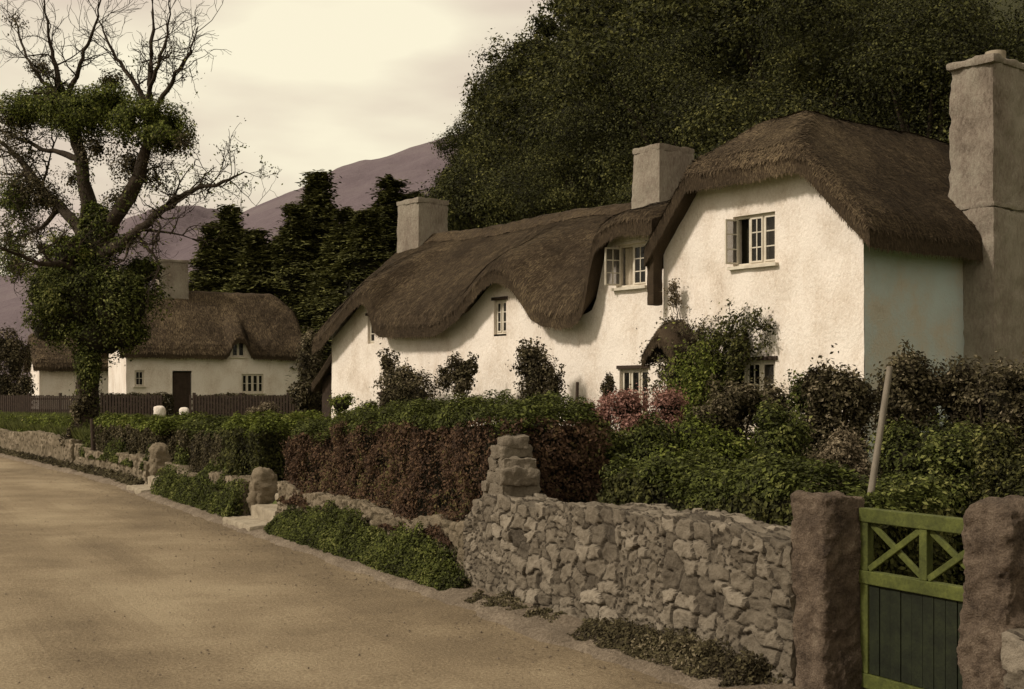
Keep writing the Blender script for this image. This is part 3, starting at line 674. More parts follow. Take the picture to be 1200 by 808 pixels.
# small thatched cottages across the lane
def small_cottage(name, loc, rz, Lx, Dy, ez, rz_, label, holes, dorm=None, hipr=True, chim=None, nstr=16000, seed=0):
    c = thing(name, label, 'cottage', loc, rz)
    def top(x, y):
        mid = Dy/2; f = ez+.3+(rz_-ez-.3)*(y+.3)/(mid+.3); b = ez+.3+(rz_-ez-.3)*(Dy+.3-y)/(mid+.3)
        z = smin(f, b, .3)
        if hipr: z = smin(z, ez+2.1+1.1*(Lx+.3-x), .3)
        if dorm: z = z+dorm[2]*np.exp(-((x-dorm[0])/dorm[1])**4)*np.clip(1-(y+.3)/1.6, 0, 1)
        return z
    xs = np.arange(-.3, Lx+.31, .12); ys = np.arange(-.3, Dy+.31, .12)
    m, TG = thatch('roof', xs, ys, top, .3, c, seed=seed, lump=.04)
    straws(m, TG[:, :len(ys)//2], nstr, .24, .04, 1, .05); r = m.build('roof', [M['thatch'], M['straw']], c)
    m = MB()
    dt = lambda x: ez+.12+(dorm[2]*math.exp(-((x-dorm[0])/dorm[1])**4) if dorm else 0)
    wallmesh(m, 0, Lx, dt, lambda x, d, z: P3(x, d, z), [h[:4] for h in holes], step=.2, seed=seed)
    wallmesh(m, 0, Dy, lambda y: ez+.1+(rz_-ez-.35)*(1-abs(y-Dy/2)/(Dy/2)), lambda y, d, z: P3(d, y, z), step=.25, seed=seed+1)
    wallmesh(m, 0, Dy, lambda y: ez+.1+min(1.1, (rz_-ez-.35)*(1-abs(y-Dy/2)/(Dy/2))), lambda y, d, z: P3(Lx-d, y, z), step=.25, seed=seed+2)
    wallmesh(m, 0, Lx, lambda x: ez+.1, lambda x, d, z: P3(x, Dy-d, z), step=.4, seed=seed+3)
    m.build('wall', [M['lime'], M['core']], c)
    for h in holes:
        if h[4] == 'door':
            m = MB(); box(m, h[0]+.02, h[1]-.02, .10, .15, h[2], h[3]-.02)
            for k_ in range(1, 5): xq = h[0]+(h[1]-h[0])*k_/5; box(m, xq-.008, xq+.008, .094, .0995, h[2], h[3]-.03)
            m.build('door', M['wood_dark'], c)
        else: window(c, *h[:4], 0, h[5], h[6], lintel=False, dark=False)
    if chim: chimney(c, *chim, seed=seed+4, cap=.05)
    return c
GZ = 1.05
Fp = at(148, 465, 55)
small_cottage('thatched_cottage', (Fp[0], Fp[1], GZ), radians(26), 7.75, 5.0, 2.62, 5.75,
    'low white thatched cottage seen across the lane behind the old tree', 
    [(1.95, 2.78, 0, 1.95, 'door'), (.35, .75, 1.3, 1.98, 'w', 1, 2), (5.0, 6.0, 1.02, 1.86, 'w', 4, 2), (4.55, 5.15, 2.62, 3.45, 'w', 2, 1)], dorm=(4.85, .40, .68), chim=(1.75, 3.1, 2.0, 3.0, 5.1, 7.0), seed=31)
Fo = at(46, 465, 62)
small_cottage('outbuilding', (Fo[0], Fo[1], GZ), radians(27), 5.5, 3.6, 2.2, 4.1,
    'small white outbuilding with a thatched roof at the far left, behind the paling fence', [(3.6, 4.3, 0, 1.8, 'door')], hipr=False, nstr=8000, seed=41)['category'] = 'outbuilding'
# ------------------------------------------------------------------ vegetation
def shrub(name, label, parts, leaf, n, size, core=True, stems=None, group=None, cat='shrub', nsub=10, kind=None, topbias=.5, sprig=0):
    """parts: list of (centre xyz, radii); all blobs joined in one foliage mesh"""
    base = np.array(parts[0][0], float); gz = float(ground_z(base[0], base[1])); base = np.array([base[0], base[1], gz])
    root = thing(name, label, cat, tuple(base), 0, group)
    m = MB()
    if core:
        ex = []
        for c_, r_ in parts:
            r_ = np.asarray(r_)*np.ones(3); g_ = float(ground_z(c_[0], c_[1])); gap = c_[2]-r_[2]*.5-g_
            if gap > .15: ex.append(((c_[0], c_[1], g_+gap*.45), (r_[0]*.92, r_[1]*.92, gap*.72)))
        n = int(n*(1+.35*len(ex)/len(parts))); parts = list(parts)+ex
    tot = sum(np.prod(np.asarray(p[1])*np.ones(3))**(2/3) for p in parts)
    for i, p in enumerate(parts):
        c = np.array(p[0])-base; r = np.asarray(p[1])*np.ones(3); k = np.prod(r)**(2/3)/tot
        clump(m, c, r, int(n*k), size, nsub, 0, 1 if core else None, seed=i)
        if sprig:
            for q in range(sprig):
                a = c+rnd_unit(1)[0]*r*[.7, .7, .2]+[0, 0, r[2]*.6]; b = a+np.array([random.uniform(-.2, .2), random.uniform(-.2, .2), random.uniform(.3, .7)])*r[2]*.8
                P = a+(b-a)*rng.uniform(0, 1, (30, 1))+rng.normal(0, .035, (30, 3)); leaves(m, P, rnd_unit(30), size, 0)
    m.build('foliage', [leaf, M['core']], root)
    m = MB(); rr = np.asarray(parts[0][1])*np.ones(3)
    for k in range(5):
        a = np.array([random.uniform(-.2, .2)*rr[0], random.uniform(-.2, .2)*rr[1], -.05]); b = np.array([random.uniform(-.6, .6)*rr[0], random.uniform(-.5, .5)*rr[1], parts[0][0][2]-gz+random.uniform(0, .4)*rr[2]])
        mid = (a+b)/2+rng.normal(0, .05, 3); tube(m, [a, mid, b], [.03, .02, .008], 6)
    m.build('stem', M['bark'], root)
    return root
def hedge(name, label, t0, t1, n0, n1, zb, zt, leafs, dens=2600, size=.05, amp=.07, dens_top=1, seed=0, round_=.14, frame=None, cat='hedge', group=None):
    """clipped hedge: leaf faces over a lumpy rounded box; leafs = (side material, top material)"""
    fr = frame or (lambda t, n: R(t, n))
    c0 = fr((t0+t1)/2, (n0+n1)/2); gz = zb(t0) if callable(zb) else zb
    root = thing(name, label, cat, (c0[0], c0[1], 0), 0, group); m = MB()
    Lt = t1-t0; Wn = n1-n0; Hz = zt((t0+t1)/2)-gz
    off = np.array([c0[0], c0[1], 0])
    def put(t, n, z, nrm, k, mat, sz):
        p = fr(t, n); P = P3(p[..., 0], p[..., 1], z)
        e = amp*fbm(P, 1.6, seed+60)+amp*.6*fbm(P, 5, seed+61)
        P = P+nrm*(e+rng.uniform(-.09, .03, len(t)))[:, None]
        tone = .16*fbm(P, 2.2, seed+70)
        leaves(m, P-off, nrm*1.0+np.array([0, 0, .3]), sz, mat, np.clip(rng.uniform(0, 1, len(t))*.8+.1+tone, 0, 1))
    def dirn(v_t, v_n):
        a = fr(t0, n0); b = fr(t0+.1, n0); c = fr(t0, n0+.1); dt_ = (b-a)/.1; dn = (c-a)/.1; v = dt_*v_t+dn*v_n
        return np.array([v[0], v[1], 0])
    # front, back, ends, top
    for (area, kind) in ((Lt*Hz, 'f'), (Lt*Hz*.5, 'b'), (Wn*Hz, 'e0'), (Wn*Hz, 'e1'), (Lt*Wn*1.2*dens_top, 't')):
        k = int(area*dens)
        t = rng.uniform(t0, t1, k); n = rng.uniform(n0, n1, k); zmax = zt(t); z = gz+(zmax-gz)*rng.uniform(0, 1, k)
        side = 0
        if kind == 'f': n = n*0+n0; nv = dirn(0, -1)
        if kind == 'b': n = n*0+n1; nv = dirn(0, 1)
        if kind == 'e0': t = t*0+t0; zmax = zt(t); z = gz+(zmax-gz)*rng.uniform(0, 1, k); nv = dirn(-1, 0)
        if kind == 'e1': t = t*0+t1; zmax = zt(t); z = gz+(zmax-gz)*rng.uniform(0, 1, k); nv = dirn(1, 0)
        if kind == 't': z = zmax; nv = np.array([0, 0, 1.])
        # round the top edges
        kz = ss(z, zmax-round_*1.6, zmax)**2*round_
        n = np.clip(n, n0+kz*(kind != 't'), n1-kz*(kind != 't')); t = np.clip(t, t0+kz*(kind != 't'), t1-kz*(kind != 't'))
        if kind == 't':
            e = np.minimum(np.minimum(n-n0, n1-n), np.minimum(t-t0, t1-t)); z = z-round_*(1-np.clip(e/round_, 0, 1))**2
        mt = 1 if kind == 't' else 0
        hi = (z > zmax-.16-.1*fbm(P3(t, n, 0), 3, seed)) & (kind != 't')
        put(t[~hi], n[~hi], z[~hi], nv, k, mt, size)
        if hi.any(): put(t[hi], n[hi], z[hi], nv+np.array([0, 0, .4]), k, 1, size)
    nt_ = max(4, int(Lt/.15)); TT = np.linspace(t0+.2, t1-.2, nt_)
    prof = [(n0+.2, -.2), (n0+.2, .5), (n0+.22, .93), ((n0+n1)/2, .95), (n1-.2, .93), (n1-.2, -.2)]
    G = np.stack([np.stack([np.append(fr(t, pn), gz+(zt(t)-.14-gz)*pz) for pn, pz in prof]) for t in TT])-off
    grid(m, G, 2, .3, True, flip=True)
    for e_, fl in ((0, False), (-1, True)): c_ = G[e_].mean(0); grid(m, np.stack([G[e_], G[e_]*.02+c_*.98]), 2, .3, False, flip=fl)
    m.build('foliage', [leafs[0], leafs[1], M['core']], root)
    m = MB()
    for t in np.arange(t0+.25, t1-.1, .45):
        p = fr(t, (n0+n1)/2); tube(m, [(p[0]-off[0], p[1]-off[1], gz-.3), (p[0]-off[0]+.03, p[1]-off[1], gz+.3), (p[0]-off[0], p[1]-off[1]+.04, gz+.7)], [.04, .03, .02], 6)
    m.build('stem', M['bark'], root)
    return root
hedge('hedge', 'long clipped hedge with russet sides and green top, beside the stone peak', .45, 7.25, .52, 1.65, .50, lambda t: 1.86-.03*t-.012*np.sin(t*3)*1-.015*t*ss(t, 3, 7), (M['leaf_russet'], M['leaf_hedge']), 4200, .040, .14, seed=1)
hedge('hedge', 'square-cut green hedge block left of the right-hand steps', 8.95, 11.0, .55, 1.9, .5, lambda t: 1.52+0*t, (M['leaf_dark'], M['leaf_green']), 2600, .055, .11, seed=2)
hedge('hedge', 'lower dark clipped hedge just right of the left-hand steps', 11.2, 14.6, .6, 1.8, .5, lambda t: 1.40+.03*np.sin(t*2), (M['leaf_brown'], M['leaf_hedge']), 2000, .06, .14, seed=3)
hedge('hedge', 'clipped green topped hedge between the old tree and the left-hand steps', 16.7, 22.3, .6, 1.9, .5, lambda t: 1.36+.03*np.sin(t*2), (M['leaf_brown'], M['leaf_green']), 1700, .07, .14, seed=4)
# privet strip behind the gate wall
hedge('hedge', 'dark green clipped hedge directly behind the rubble wall left of the gate', -3.75, -.5, .95, 1.75, .05, lambda t: 1.30+.12*ss(t, -2, 0)+.04*np.sin(t*4), (M['leaf_dark'], M['leaf_hedge']), 4200, .045, .10, seed=5)
# dark garden hedge before the far cottage and paling fence
FA = at(118, 465, 51); FB = at(378, 465, 50)
def fr2(t, n):
    t = np.asarray(t, float); n = np.asarray(n, float); a = FA[:2]; d = (FB-FA)[:2]; d = d/np.linalg.norm(d); nn = np.array([-d[1], d[0]])
    t, n = np.broadcast_arrays(t, n); return a+t[..., None]*d+n[..., None]*nn
hedge('hedge', 'dark low hedge in front of the small white cottage, left of its door path', 0, 2.75, 0, .8, GZ-.1, lambda t: GZ+.92+.0*t, (M['leaf_brown'], M['leaf_brown']), 900, .09, .08, seed=6, frame=fr2)
hedge('hedge', 'dark low hedge in front of the small white cottage, right of its door path', 3.75, 9.1, 0, .8, GZ-.1, lambda t: GZ+.88+.0*t, (M['leaf_brown'], M['leaf_brown']), 900, .09, .08, seed=7, frame=fr2)
# whitewashed stones at that path
for k, (px, lb, s_) in enumerate(((187, 'larger whitewashed boulder left of the path to the far cottage door', .25), (216, 'smaller whitewashed stone right of the path to the far cottage door', .2))):
    p = at(px, 484, 49.3); m_ = MB(); lumpbox(m_, (0, 0, s_*.7), (s_*.9, s_*.8, s_*.9), .06, .02, s_*.6, seed=k)
    o = m_.build('boulder', M['lime']); z_ = float(ground_z(p[0], p[1])); o.location = (p[0], p[1], z_-.05+.2); tag(o, lb, 'boulder', 'whitewashed boulders at the far path')
# fence
def fence(fa, fb, label):
    fn = thing('paling_fence', label, 'fence', (fa[0], fa[1], GZ), atan2(fb[1]-fa[1], fb[0]-fa[0])); FL = float(np.hypot(*(fb-fa)[:2]))
    m_ = MB(); x = 0
    while x < FL-.08: h_ = .90+random.uniform(-.03, .03); box(m_, x, x+.085, -.012, .012, .05, h_, rnd=random.random()); x += .122
    m_.build('palings', M['wood_dark'], fn)
    for z in (.28, .75): m_ = MB(); box(m_, 0, FL, .014, .06, z-.04, z+.04); m_.build('rail', M['wood_dark'], fn)
    for x in np.arange(.1, FL, 1.9): m_ = MB(); box(m_, x, x+.1, .062, .15, -.3, 1.0); m_.build('post', M['wood_dark'], fn)
fence(at(-40, 465, 56), at(112, 465, 52), 'dark wooden paling fence at the far left, before the white outbuilding')
fence(at(114, 465, 50.6), at(192, 465, 50.3), 'dark paling fence before the small cottage, left of its whitewashed path stones')
fence(at(222, 465, 50.1), at(378, 465, 49.4), 'dark paling fence before the small cottage, right of its whitewashed path stones')

def posts(name, a, b, r, label, cat, mat):
    a = np.array(a); b = np.array(b); m = MB(); mid = (a+b)/2+rng.normal(0, .012, 3)
    tube(m, [a-a, (mid-a), (b-a)], [r, r*.92, r*.8], 8, rough=.1); o = m.build(name, mat); o.location = tuple(a); return tag(o, label, cat)
b_ = at(1015, 604, 8.6); t__ = at(1043, 430, 8.75); b_ = b_+(b_-t__)*.6; b_[2] = max(b_[2], -.02)
posts('leaning_pole', b_, t__, .026, 'tall pale wooden pole leaning to the right behind the left gate pier', 'pole', M['wood_grey'])
bb = at(676, 500, 20); posts('garden_stake', (bb[0], bb[1], .3), (bb[0]+.01, bb[1], EYE+(465-448)/1500*20), .03, 'thin upright garden stake against the white wall, right of the round dark bush', 'stake', M['wood_dark'])
bb = R(22.75, .5); posts('wooden_post', (bb[0], bb[1], 0), (bb[0]-.02, bb[1], 1.35), .07, 'dark wooden post by the wall, at the foot of the old tree', 'post', M['wood_dark'])

# shrubs against the long front: place in cottage frame (s, distance in front)
def cf(s, f, z): p = O2+UU*s-VV*f; return np.array([p[0], p[1], z])
def wallshrub(px, yc, rx, rz, f, label, leaf, n=5000, size=.055, **kw):
    # find s where the ray through px meets the plane f in front of the wall
    k = (px-600)/1500; a = O2-VV*f; s = (a[0]-k*a[1])/(k*UU[1]-UU[0]); p = a+UU*s; z = EYE+(465-yc)/1500*p[1]; r = 1.12*rx/1500*p[1]; rzz = 1.12*rz/1500*p[1]
    parts = [((p[0], p[1], z), (r, r*.75, rzz))]
    return p, z, r, rzz
def wshrub(name, label, specs, leaf, n, size, f=.7, **kw):
    parts = []
    for px, yc, rx, rz in specs:
        p, z, r, rzz = wallshrub(px, yc, rx, rz, f, '', leaf); parts.append(((p[0], p[1], z), (r, min(r*.8, .8), rzz)))
    return shrub(name, label, parts, leaf, n, size, **kw)
wshrub('shrub', 'dark spreading bush against the white wall below the leftmost dormer', [(468, 452, 30, 30), (485, 468, 34, 24), (455, 430, 12, 16)], M['leaf_brown'], 9000, .07, sprig=3)
wshrub('shrub', 'small upright dark bush between two larger ones on the cottage wall', [(540, 448, 18, 26), (521, 446, 9, 14), (552, 432, 8, 12)], M['leaf_brown'], 5000, .065, sprig=2, core=False)
wshrub('shrub', 'round dark bush with thin top sprays, under the middle thatched eyebrow', [(628, 440, 27, 30), (622, 420, 20, 18), (650, 455, 10, 20)], M['leaf_brown'], 10000, .06, sprig=5)
wshrub('shrub', 'low green growth at the left foot of the long cottage', [(400, 475, 20, 14), (432, 480, 16, 10)], M['leaf_green'], 4000, .06)
wshrub('shrub', 'narrow climber beside the ground floor window of the long cottage', [(713, 460, 8, 22)], M['leaf_brown'], 1800, .05, f=.25, core=False)
def wp(px, py, f):
    k = (px-600)/1500; a = O2-VV*f; q = (a[0]-k*a[1])/(k*UU[1]-UU[0]); p = a+UU*q; return np.array([p[0], p[1], EYE+(465-py)/1500*p[1]])
def climber(label, root_px, tips_, leaf, dens=420, spread=.16, size=.055, f0=.35, f1=.12):
    """a wall climber: stems rise from one root and fan out over the plaster, leaves gather along and at the ends"""
    b = wp(*root_px, f0); gz = float(ground_z(b[0], b[1])); root = thing('climbing_rose', label, 'climber', (b[0], b[1], gz)); o_ = np.array([b[0], b[1], gz])
    ms = MB(); ml = MB(); start = np.array([b[0], b[1], gz])
    for px, py, w in tips_:
        e = wp(px, py, f1+.1*w); mid = (b*.5+e*.5)+rng.normal(0, .10, 3)*[1, .2, 1]
        S = spline([start+rng.normal(0, .03, 3)*[1, 1, 0], b+rng.normal(0, .05, 3), mid, e+(e-mid)*.0], 7); S[1:] += rng.normal(0, .018, S[1:].shape)
        tube(ms, S-o_, np.linspace(.018, .005, len(S)), 5)
        n = int(dens*w*2); u = rng.beta(2.2, 1.1, n)*(len(S)-1.01); i0 = u.astype(int); fr_ = (u-i0)[:, None]
        P = S[i0]*(1-fr_)+S[i0+1]*fr_; sp = (spread*w*(.35+.9*u/len(S)))[:, None]; P = P+rng.normal(0, 1, (n, 3))*sp*[1, .45, 1]
        k = fbm(P, 5, 12) > -.25; leaves(ml, P[k]-o_, rnd_unit(k.sum())*.6+[-.7, -.6, .4], size, 0)
        for q in range(4):
            d = rng.normal(0, .5, 3)*[1, .2, 1]+[0, 0, .4]; a = e; c = e+d/np.linalg.norm(d)*random.uniform(.15, .4)*w
            tube(ms, [a-o_, (a+c)/2-o_+rng.normal(0, .02, 3), c-o_], [.006, .005, .003], 4, cap=False); m2 = 40; P = a+(c-a)*rng.uniform(.2, 1, (m2, 1))+rng.normal(0, .04, (m2, 3)); leaves(ml, P-o_, rnd_unit(m2)+[-.5, -.4, .3], size*.9, 0)
    ml.build('foliage', leaf, root); ms.build('stem', M['bark'], root)
climber('climber with thin brown sprays growing up beside the thatched door hood', (800, 470), [(775, 425, 1.1), (792, 395, 1.3), (805, 405, 1.4), (815, 390, 1.2), (778, 445, 1.1), (800, 430, 1.6), (785, 380, .5), (826, 400, 1.2)], M['leaf_brown'])
climber('bright green leafy climber on the gable wall, left of its lower window', (822, 475), [(815, 440, 1.6), (828, 425, 1.4), (840, 408, 1.0), (812, 455, 1.5), (828, 450, 1.7), (806, 425, 1.0)], M['leaf_green'], 600, f0=.6, f1=.3)
climber('dark climber reaching out above the lower gable window in two tufts', (840, 460), [(845, 385, 1.3), (855, 395, 1.3), (858, 380, 1.1), (868, 397, .5), (886, 388, 1.1), (892, 385, 1.0), (885, 376, .8)], M['leaf_dark'], 380, .12)
climber('slender climber with one small pale sprig high on the white gable wall', (795, 460), [(790, 345, .6), (788, 358, .6), (792, 338, .4)], M['leaf_pale'], 260, .10)
def gshrub(name, label, specs, Yd, leaf, n, size, **kw):
    parts = []
    for sp in specs:
        px, yc, rx, rz = sp[:4]; Y_ = Yd if len(sp) < 5 else sp[4]
        p = at(px, yc, Y_); parts.append((p, (rx/1500*Y_, max(rx, rz)/1500*Y_*.8, rz/1500*Y_)))
    return shrub(name, label, parts, leaf, n, size, **kw)
gshrub('shrub', 'pink flowering bush below the cottage door', [(695, 490, 34, 20), (735, 480, 40, 24), (785, 476, 30, 24), (750, 500, 44, 22)], 15.5, M['leaf_pink'], 20000, .038, cat='shrub')
gshrub('shrub', 'dark green bush in front of the pink flowers', [(650, 535, 34, 40, 13), (700, 540, 46, 42, 12.8), (760, 545, 46, 44, 12.5)], 13, M['leaf_hedge'], 30000, .04)
gshrub('shrub', 'leafy green bush in the middle of the garden, right of the pink flowers', [(810, 520, 42, 46, 12.6), (850, 555, 46, 44, 11.6), (800, 570, 44, 40, 11)], 12, M['leaf_green'], 34000, .04, sprig=2)
gshrub('shrub', 'tall brownish bush reaching up to the lower gable window', [(860, 478, 44, 34, 14), (835, 500, 34, 36, 13.6), (905, 480, 34, 30, 14)], 14, M['leaf_brown'], 26000, .045, sprig=3)
gshrub('shrub', 'green bush between the brownish bush and the leaning pole', [(915, 520, 42, 44, 12), (900, 570, 48, 46, 10.6), (945, 470, 24, 32, 13.4)], 12, M['leaf_hedge'], 32000, .042, sprig=2)
gshrub('shrub', 'dark bush with ragged top against the side wall, left of the pole', [(975, 470, 34, 38, 13), (1005, 475, 28, 34, 13), (960, 455, 20, 24, 13)], 13, M['leaf_brown'], 22000, .045, sprig=4)
gshrub('shrub', 'pale brown feathery bush immediately left of the leaning pole', [(985, 540, 32, 36), (965, 565, 28, 26), (1000, 560, 22, 34)], 10.4, M['leaf_pale'], 20000, .032)
gshrub('shrub', 'tall dark bush below the corner of the massive chimney', [(1075, 455, 40, 44), (1120, 465, 38, 42), (1050, 480, 30, 60)], 13.5, M['leaf_brown'], 26000, .05, sprig=5)
gshrub('shrub', 'dark bush at the right edge, before the massive chimney', [(1170, 480, 44, 52), (1215, 470, 50, 50)], 13, M['leaf_brown'], 20000, .05, sprig=4)
gshrub('shrub', 'large green bush filling the garden behind the green gate', [(1065, 545, 50, 50, 10.4), (1120, 540, 50, 56, 10.2), (1040, 590, 40, 44, 9.8), (1095, 610, 56, 60, 9.6)], 10.4, M['leaf_hedge'], 46000, .036)
gshrub('shrub', 'dark green bush behind the right gate pier', [(1180, 560, 44, 60, 9.6), (1215, 600, 40, 66, 9.2), (1160, 640, 40, 70, 9.4)], 9.6, M['leaf_dark'], 34000, .036)
gshrub('shrub', 'pale dry bush in the garden before the far cottage, near the dark hedge', [(315, 480, 16, 8), (300, 484, 12, 6)], 44, M['leaf_pale'], 1800, .09)
gshrub('shrub', 'dark overgrown bush between the two cottages', [(362, 440, 16, 46, 44), (355, 470, 18, 26, 43), (370, 405, 14, 22, 45)], 44, M['leaf_brown'], 9000, .11)
gshrub('shrub', 'tall dark bush at the far left edge behind the paling fence', [(18, 425, 18, 36, 58), (5, 410, 22, 30, 58), (30, 450, 12, 18, 57)], 58, M['leaf_brown'], 7000, .12)
# weeds and grass
def weeds(name, t0, t1, n0, n1, hf, dens, size, leaf, seed=0, z0=.0, sparse=None):
    A = abs(t1-t0)*(n1-n0)*dens; k = int(A); t = rng.uniform(t0, t1, k); n = n0+(n1-n0)*rng.uniform(0, 1, k); h = hf(t)*(.72+.22*fbm(P3(t, n, 0), .9, seed)+.42*np.abs(noise3(P3(t, n*.6, 0), 9, seed+1)))*(.35+.65*ss(n, n0-.02, n0+.22))
    keep = h > .03
    if sparse is not None: g_ = fbm(P3(t, n*.5, 0), 1.6, seed+30); keep &= g_ > sparse; h = h*ss(g_, sparse-.05, sparse+.5)*1.4
    t, n, h = t[keep], n[keep], h[keep]; z = z0+h*rng.uniform(0, 1, len(t))**.7
    P = R3(t, n, z); m = MB(); tone = .2*fbm(P, 3, seed+4)
    leaves(m, P, np.tile([-.5, -.3, .7], (len(t), 1)), size, 0, np.clip(rng.uniform(0, 1, len(t))*.8+.1+tone, 0, 1))
    o = m.build(name, leaf); o['kind'] = 'stuff'; return o
tag(weeds('weeds', .9, 6.9, .06, .46, lambda t: .62*ss(t, .5, 1.6)*(1-.3*ss(t, 5, 7)), 30000, .036, M['leaf_hedge'], 1), 'thick green weeds on the verge below the russet hedge', 'weeds')
tag(weeds('weeds', -5.3+1.6, .9, .04, .46, lambda t: .10+.10*ss(-t, .6, 3.4)+.25*ss(t, .1, .9), 15000, .032, M['leaf_brown'], 2, sparse=-.5), 'dry brown weeds along the foot of the tall rubble wall', 'weeds')
tag(weeds('weeds', 8.9, 14.6, .08, .46, lambda t: .42+0*t, 12000, .045, M['leaf_hedge'], 3, sparse=-.35), 'brownish green weeds below the wall between the two sets of steps', 'weeds')
tag(weeds('weeds', 16.6, 60, .1, .46, lambda t: .25+0*t, 2200, .07, M['leaf_brown'], 4), 'scattered weeds at the foot of the farthest walls', 'weeds')
tag(weeds('trailing_plants', 16.6, 23.5, .30, .62, lambda t: .34+.12*np.sin(t*1.9), 7000, .055, M['leaf_hedge'], 7, z0=.40, sparse=-.25), 'plants tumbling over the mossy wall just right of the old tree', 'plants')
tag(weeds('trailing_plants', 9.1, 14.6, .30, .62, lambda t: .34+.12*np.sin(t*1.9), 7000, .055, M['leaf_hedge'], 17, z0=.40, sparse=-.25), 'plants tumbling over the low wall between the two sets of steps', 'plants')
tag(weeds('trailing_plants', 24.6, 44, .5, 1.3, lambda t: .45+0*t, 1500, .09, M['leaf_green'], 8, z0=.72, sparse=-.1), 'bright leafy plants growing on top of the far retaining wall', 'plants')
tag(weeds('trailing_plants', 1.3, 7.1, .30, .56, lambda t: .26+0*t, 12000, .04, M['leaf_russet'], 9, z0=.46, sparse=-.2), 'russet shoots hanging from the long hedge over its low wall', 'plants')
def grass(name, pts, h, label):
    n = len(pts); m = MB(); d = rng.normal(0, .35, (n, 3)); d[:, 2] = 1; hh = h*rng.uniform(.5, 1.3, (n, 1)); w = .012+h*.04
    s_ = rnd_unit(n)*[1, 1, 0]*w; V = np.stack([pts-s_, pts+s_, pts+d*hh*.6+s_*.6, pts+d*hh], 1)
    m.add(V.reshape(-1, 3), np.arange(4*n).reshape(n, 4), 0, rng.uniform(0, 1, n)); o = m.build(name, M['grass']); return tag(o, label, 'grass', kind='stuff')
t = rng.uniform(23.5, 60, 60000); n = .55+5*rng.uniform(0, 1, 60000)**1.6; p = R(t, n); z = np.maximum(ground_z(p[:, 0], p[:, 1]), .78*(n < .9))
grass('grass', P3(p[:, 0], p[:, 1], z), .28, 'bright green grass above the far retaining wall at the left')
xg = rng.uniform(-18, 12, 60000); yg = rng.uniform(8, 50, 60000); t_, n_ = Rinv(xg, yg); kp = (n_ > 1.6)
grass('grass', P3(xg, yg, ground_z(xg, yg))[kp], .14, 'short garden grass between the hedges and the cottages')

# ------------------------------------------------------------------ trees
def tree_mb(h, r, nleaf, size, nb=7, seed=0, crown0=.12):
    m = MB(); tube(m, [(0, 0, -.5), (.05, .02, h*.2), (-.05, .08, h*.36), (0, 0, h*.5)], [h*.026, h*.020, h*.013, h*.004], 8, mat=2)
    for k in range(nb):
        a = 2*pi*k/nb+random.uniform(-.3, .3); e = random.uniform(0, 1); z = h*(crown0+(1-crown0)*(.15+.7*e)); rr = r*(1-.55*abs(e-.35))*random.uniform(.28, .72)
        c = np.array([cos(a)*rr, sin(a)*rr, z]); tube(m, [(0, 0, z*.6), c*[.5, .5, .85], c], [h*.012, h*.007, .02], 5, mat=2)
        clump(m, c, (r*.52, r*.52, r*.46), nleaf//(nb+1), size, 9, 0, None, seed=seed+k, rlo=.0, rhi=.9)
    clump(m, (0, 0, h*.86), (r*.5, r*.5, h*.14), nleaf//(nb+1), size, 9, 0, None, seed=seed+50)
    return m
def conifer_mb(h, r, nleaf, size, seed=0):
    m = MB(); tube(m, [(0, 0, -.5), (0, 0, h*.5), (0, 0, h*.98)], [h*.022, h*.013, .02], 8, mat=2)
    lay = int(h/.42)
    for k in range(lay):
        f = k/lay; z = h*(.10+.9*f); rr = r*(1-f)**1.15*random.uniform(.8, 1.15)+.03; nb = max(4, int(9*(1-f)+4)); a0 = random.uniform(0, 6.28)
        for b in range(nb):
            a = a0+2*pi*b/nb+random.uniform(-.4, .4); l = rr*random.uniform(.5, 1.25); bz = random.uniform(-.4, .4)
            q = max(6, int(nleaf/(lay*nb))); u = rng.uniform(.1, 1, q)**.8
            x = u*l; zz = z+(bz if b else 0)-(.18+.3*u)*x+rng.normal(0, .13, q); w = rng.normal(0, .20+.10*l, q)*(1-.4*u)
            P = np.stack([cos(a)*x-sin(a)*w, sin(a)*x+cos(a)*w, zz], 1)
            leaves(m, P, np.tile([cos(a)*.3, sin(a)*.3, .8], (q, 1)), size, 0, np.clip(rng.uniform(0, 1, q)*.8+.2*u, 0, 1), aspect=.4)
    th = np.linspace(0, 2*pi, 13); z = np.linspace(.1, .95, 8); TH_, ZZ = np.meshgrid(th, z, indexing='ij')
    grid(m, P3(np.cos(TH_)*r*.5*(1-ZZ), np.sin(TH_)*r*.5*(1-ZZ), ZZ*h), 1, .3)
    return m
def split_build(m, name, label, cat, loc, leaf, group=None, scale=1., rot=0.):
    """crown and trunk as two parts (faces of material 2 are the trunk)"""
    root = thing(name, label, cat, loc, rot, group); root.scale = (scale,)*3
    V = np.concatenate(m.v); A = MB(); B = MB(); A.v = [V]; A.n = len(V); B.v = [V]; B.n = len(V)
    for F, mm, sm, r in zip(m.f, m.m, m.sm, m.r):
        tgt = B if mm[0] == 2 else A
        tgt.f.append(F); tgt.m.append(mm*0 if mm[0] == 2 else mm); tgt.sm.append(sm); tgt.r.append(r)
    for X_ in (A, B):   # drop unused vertices
        used = np.unique(np.concatenate([F.ravel() for F in X_.f])); mp_ = np.zeros(len(V), int); mp_[used] = np.arange(len(used)); X_.v = [V[used]]; X_.f = [mp_[F] for F in X_.f]
    A.build('crown', [leaf, M['core']], root); B.build('trunk', M['bark'], root); return root
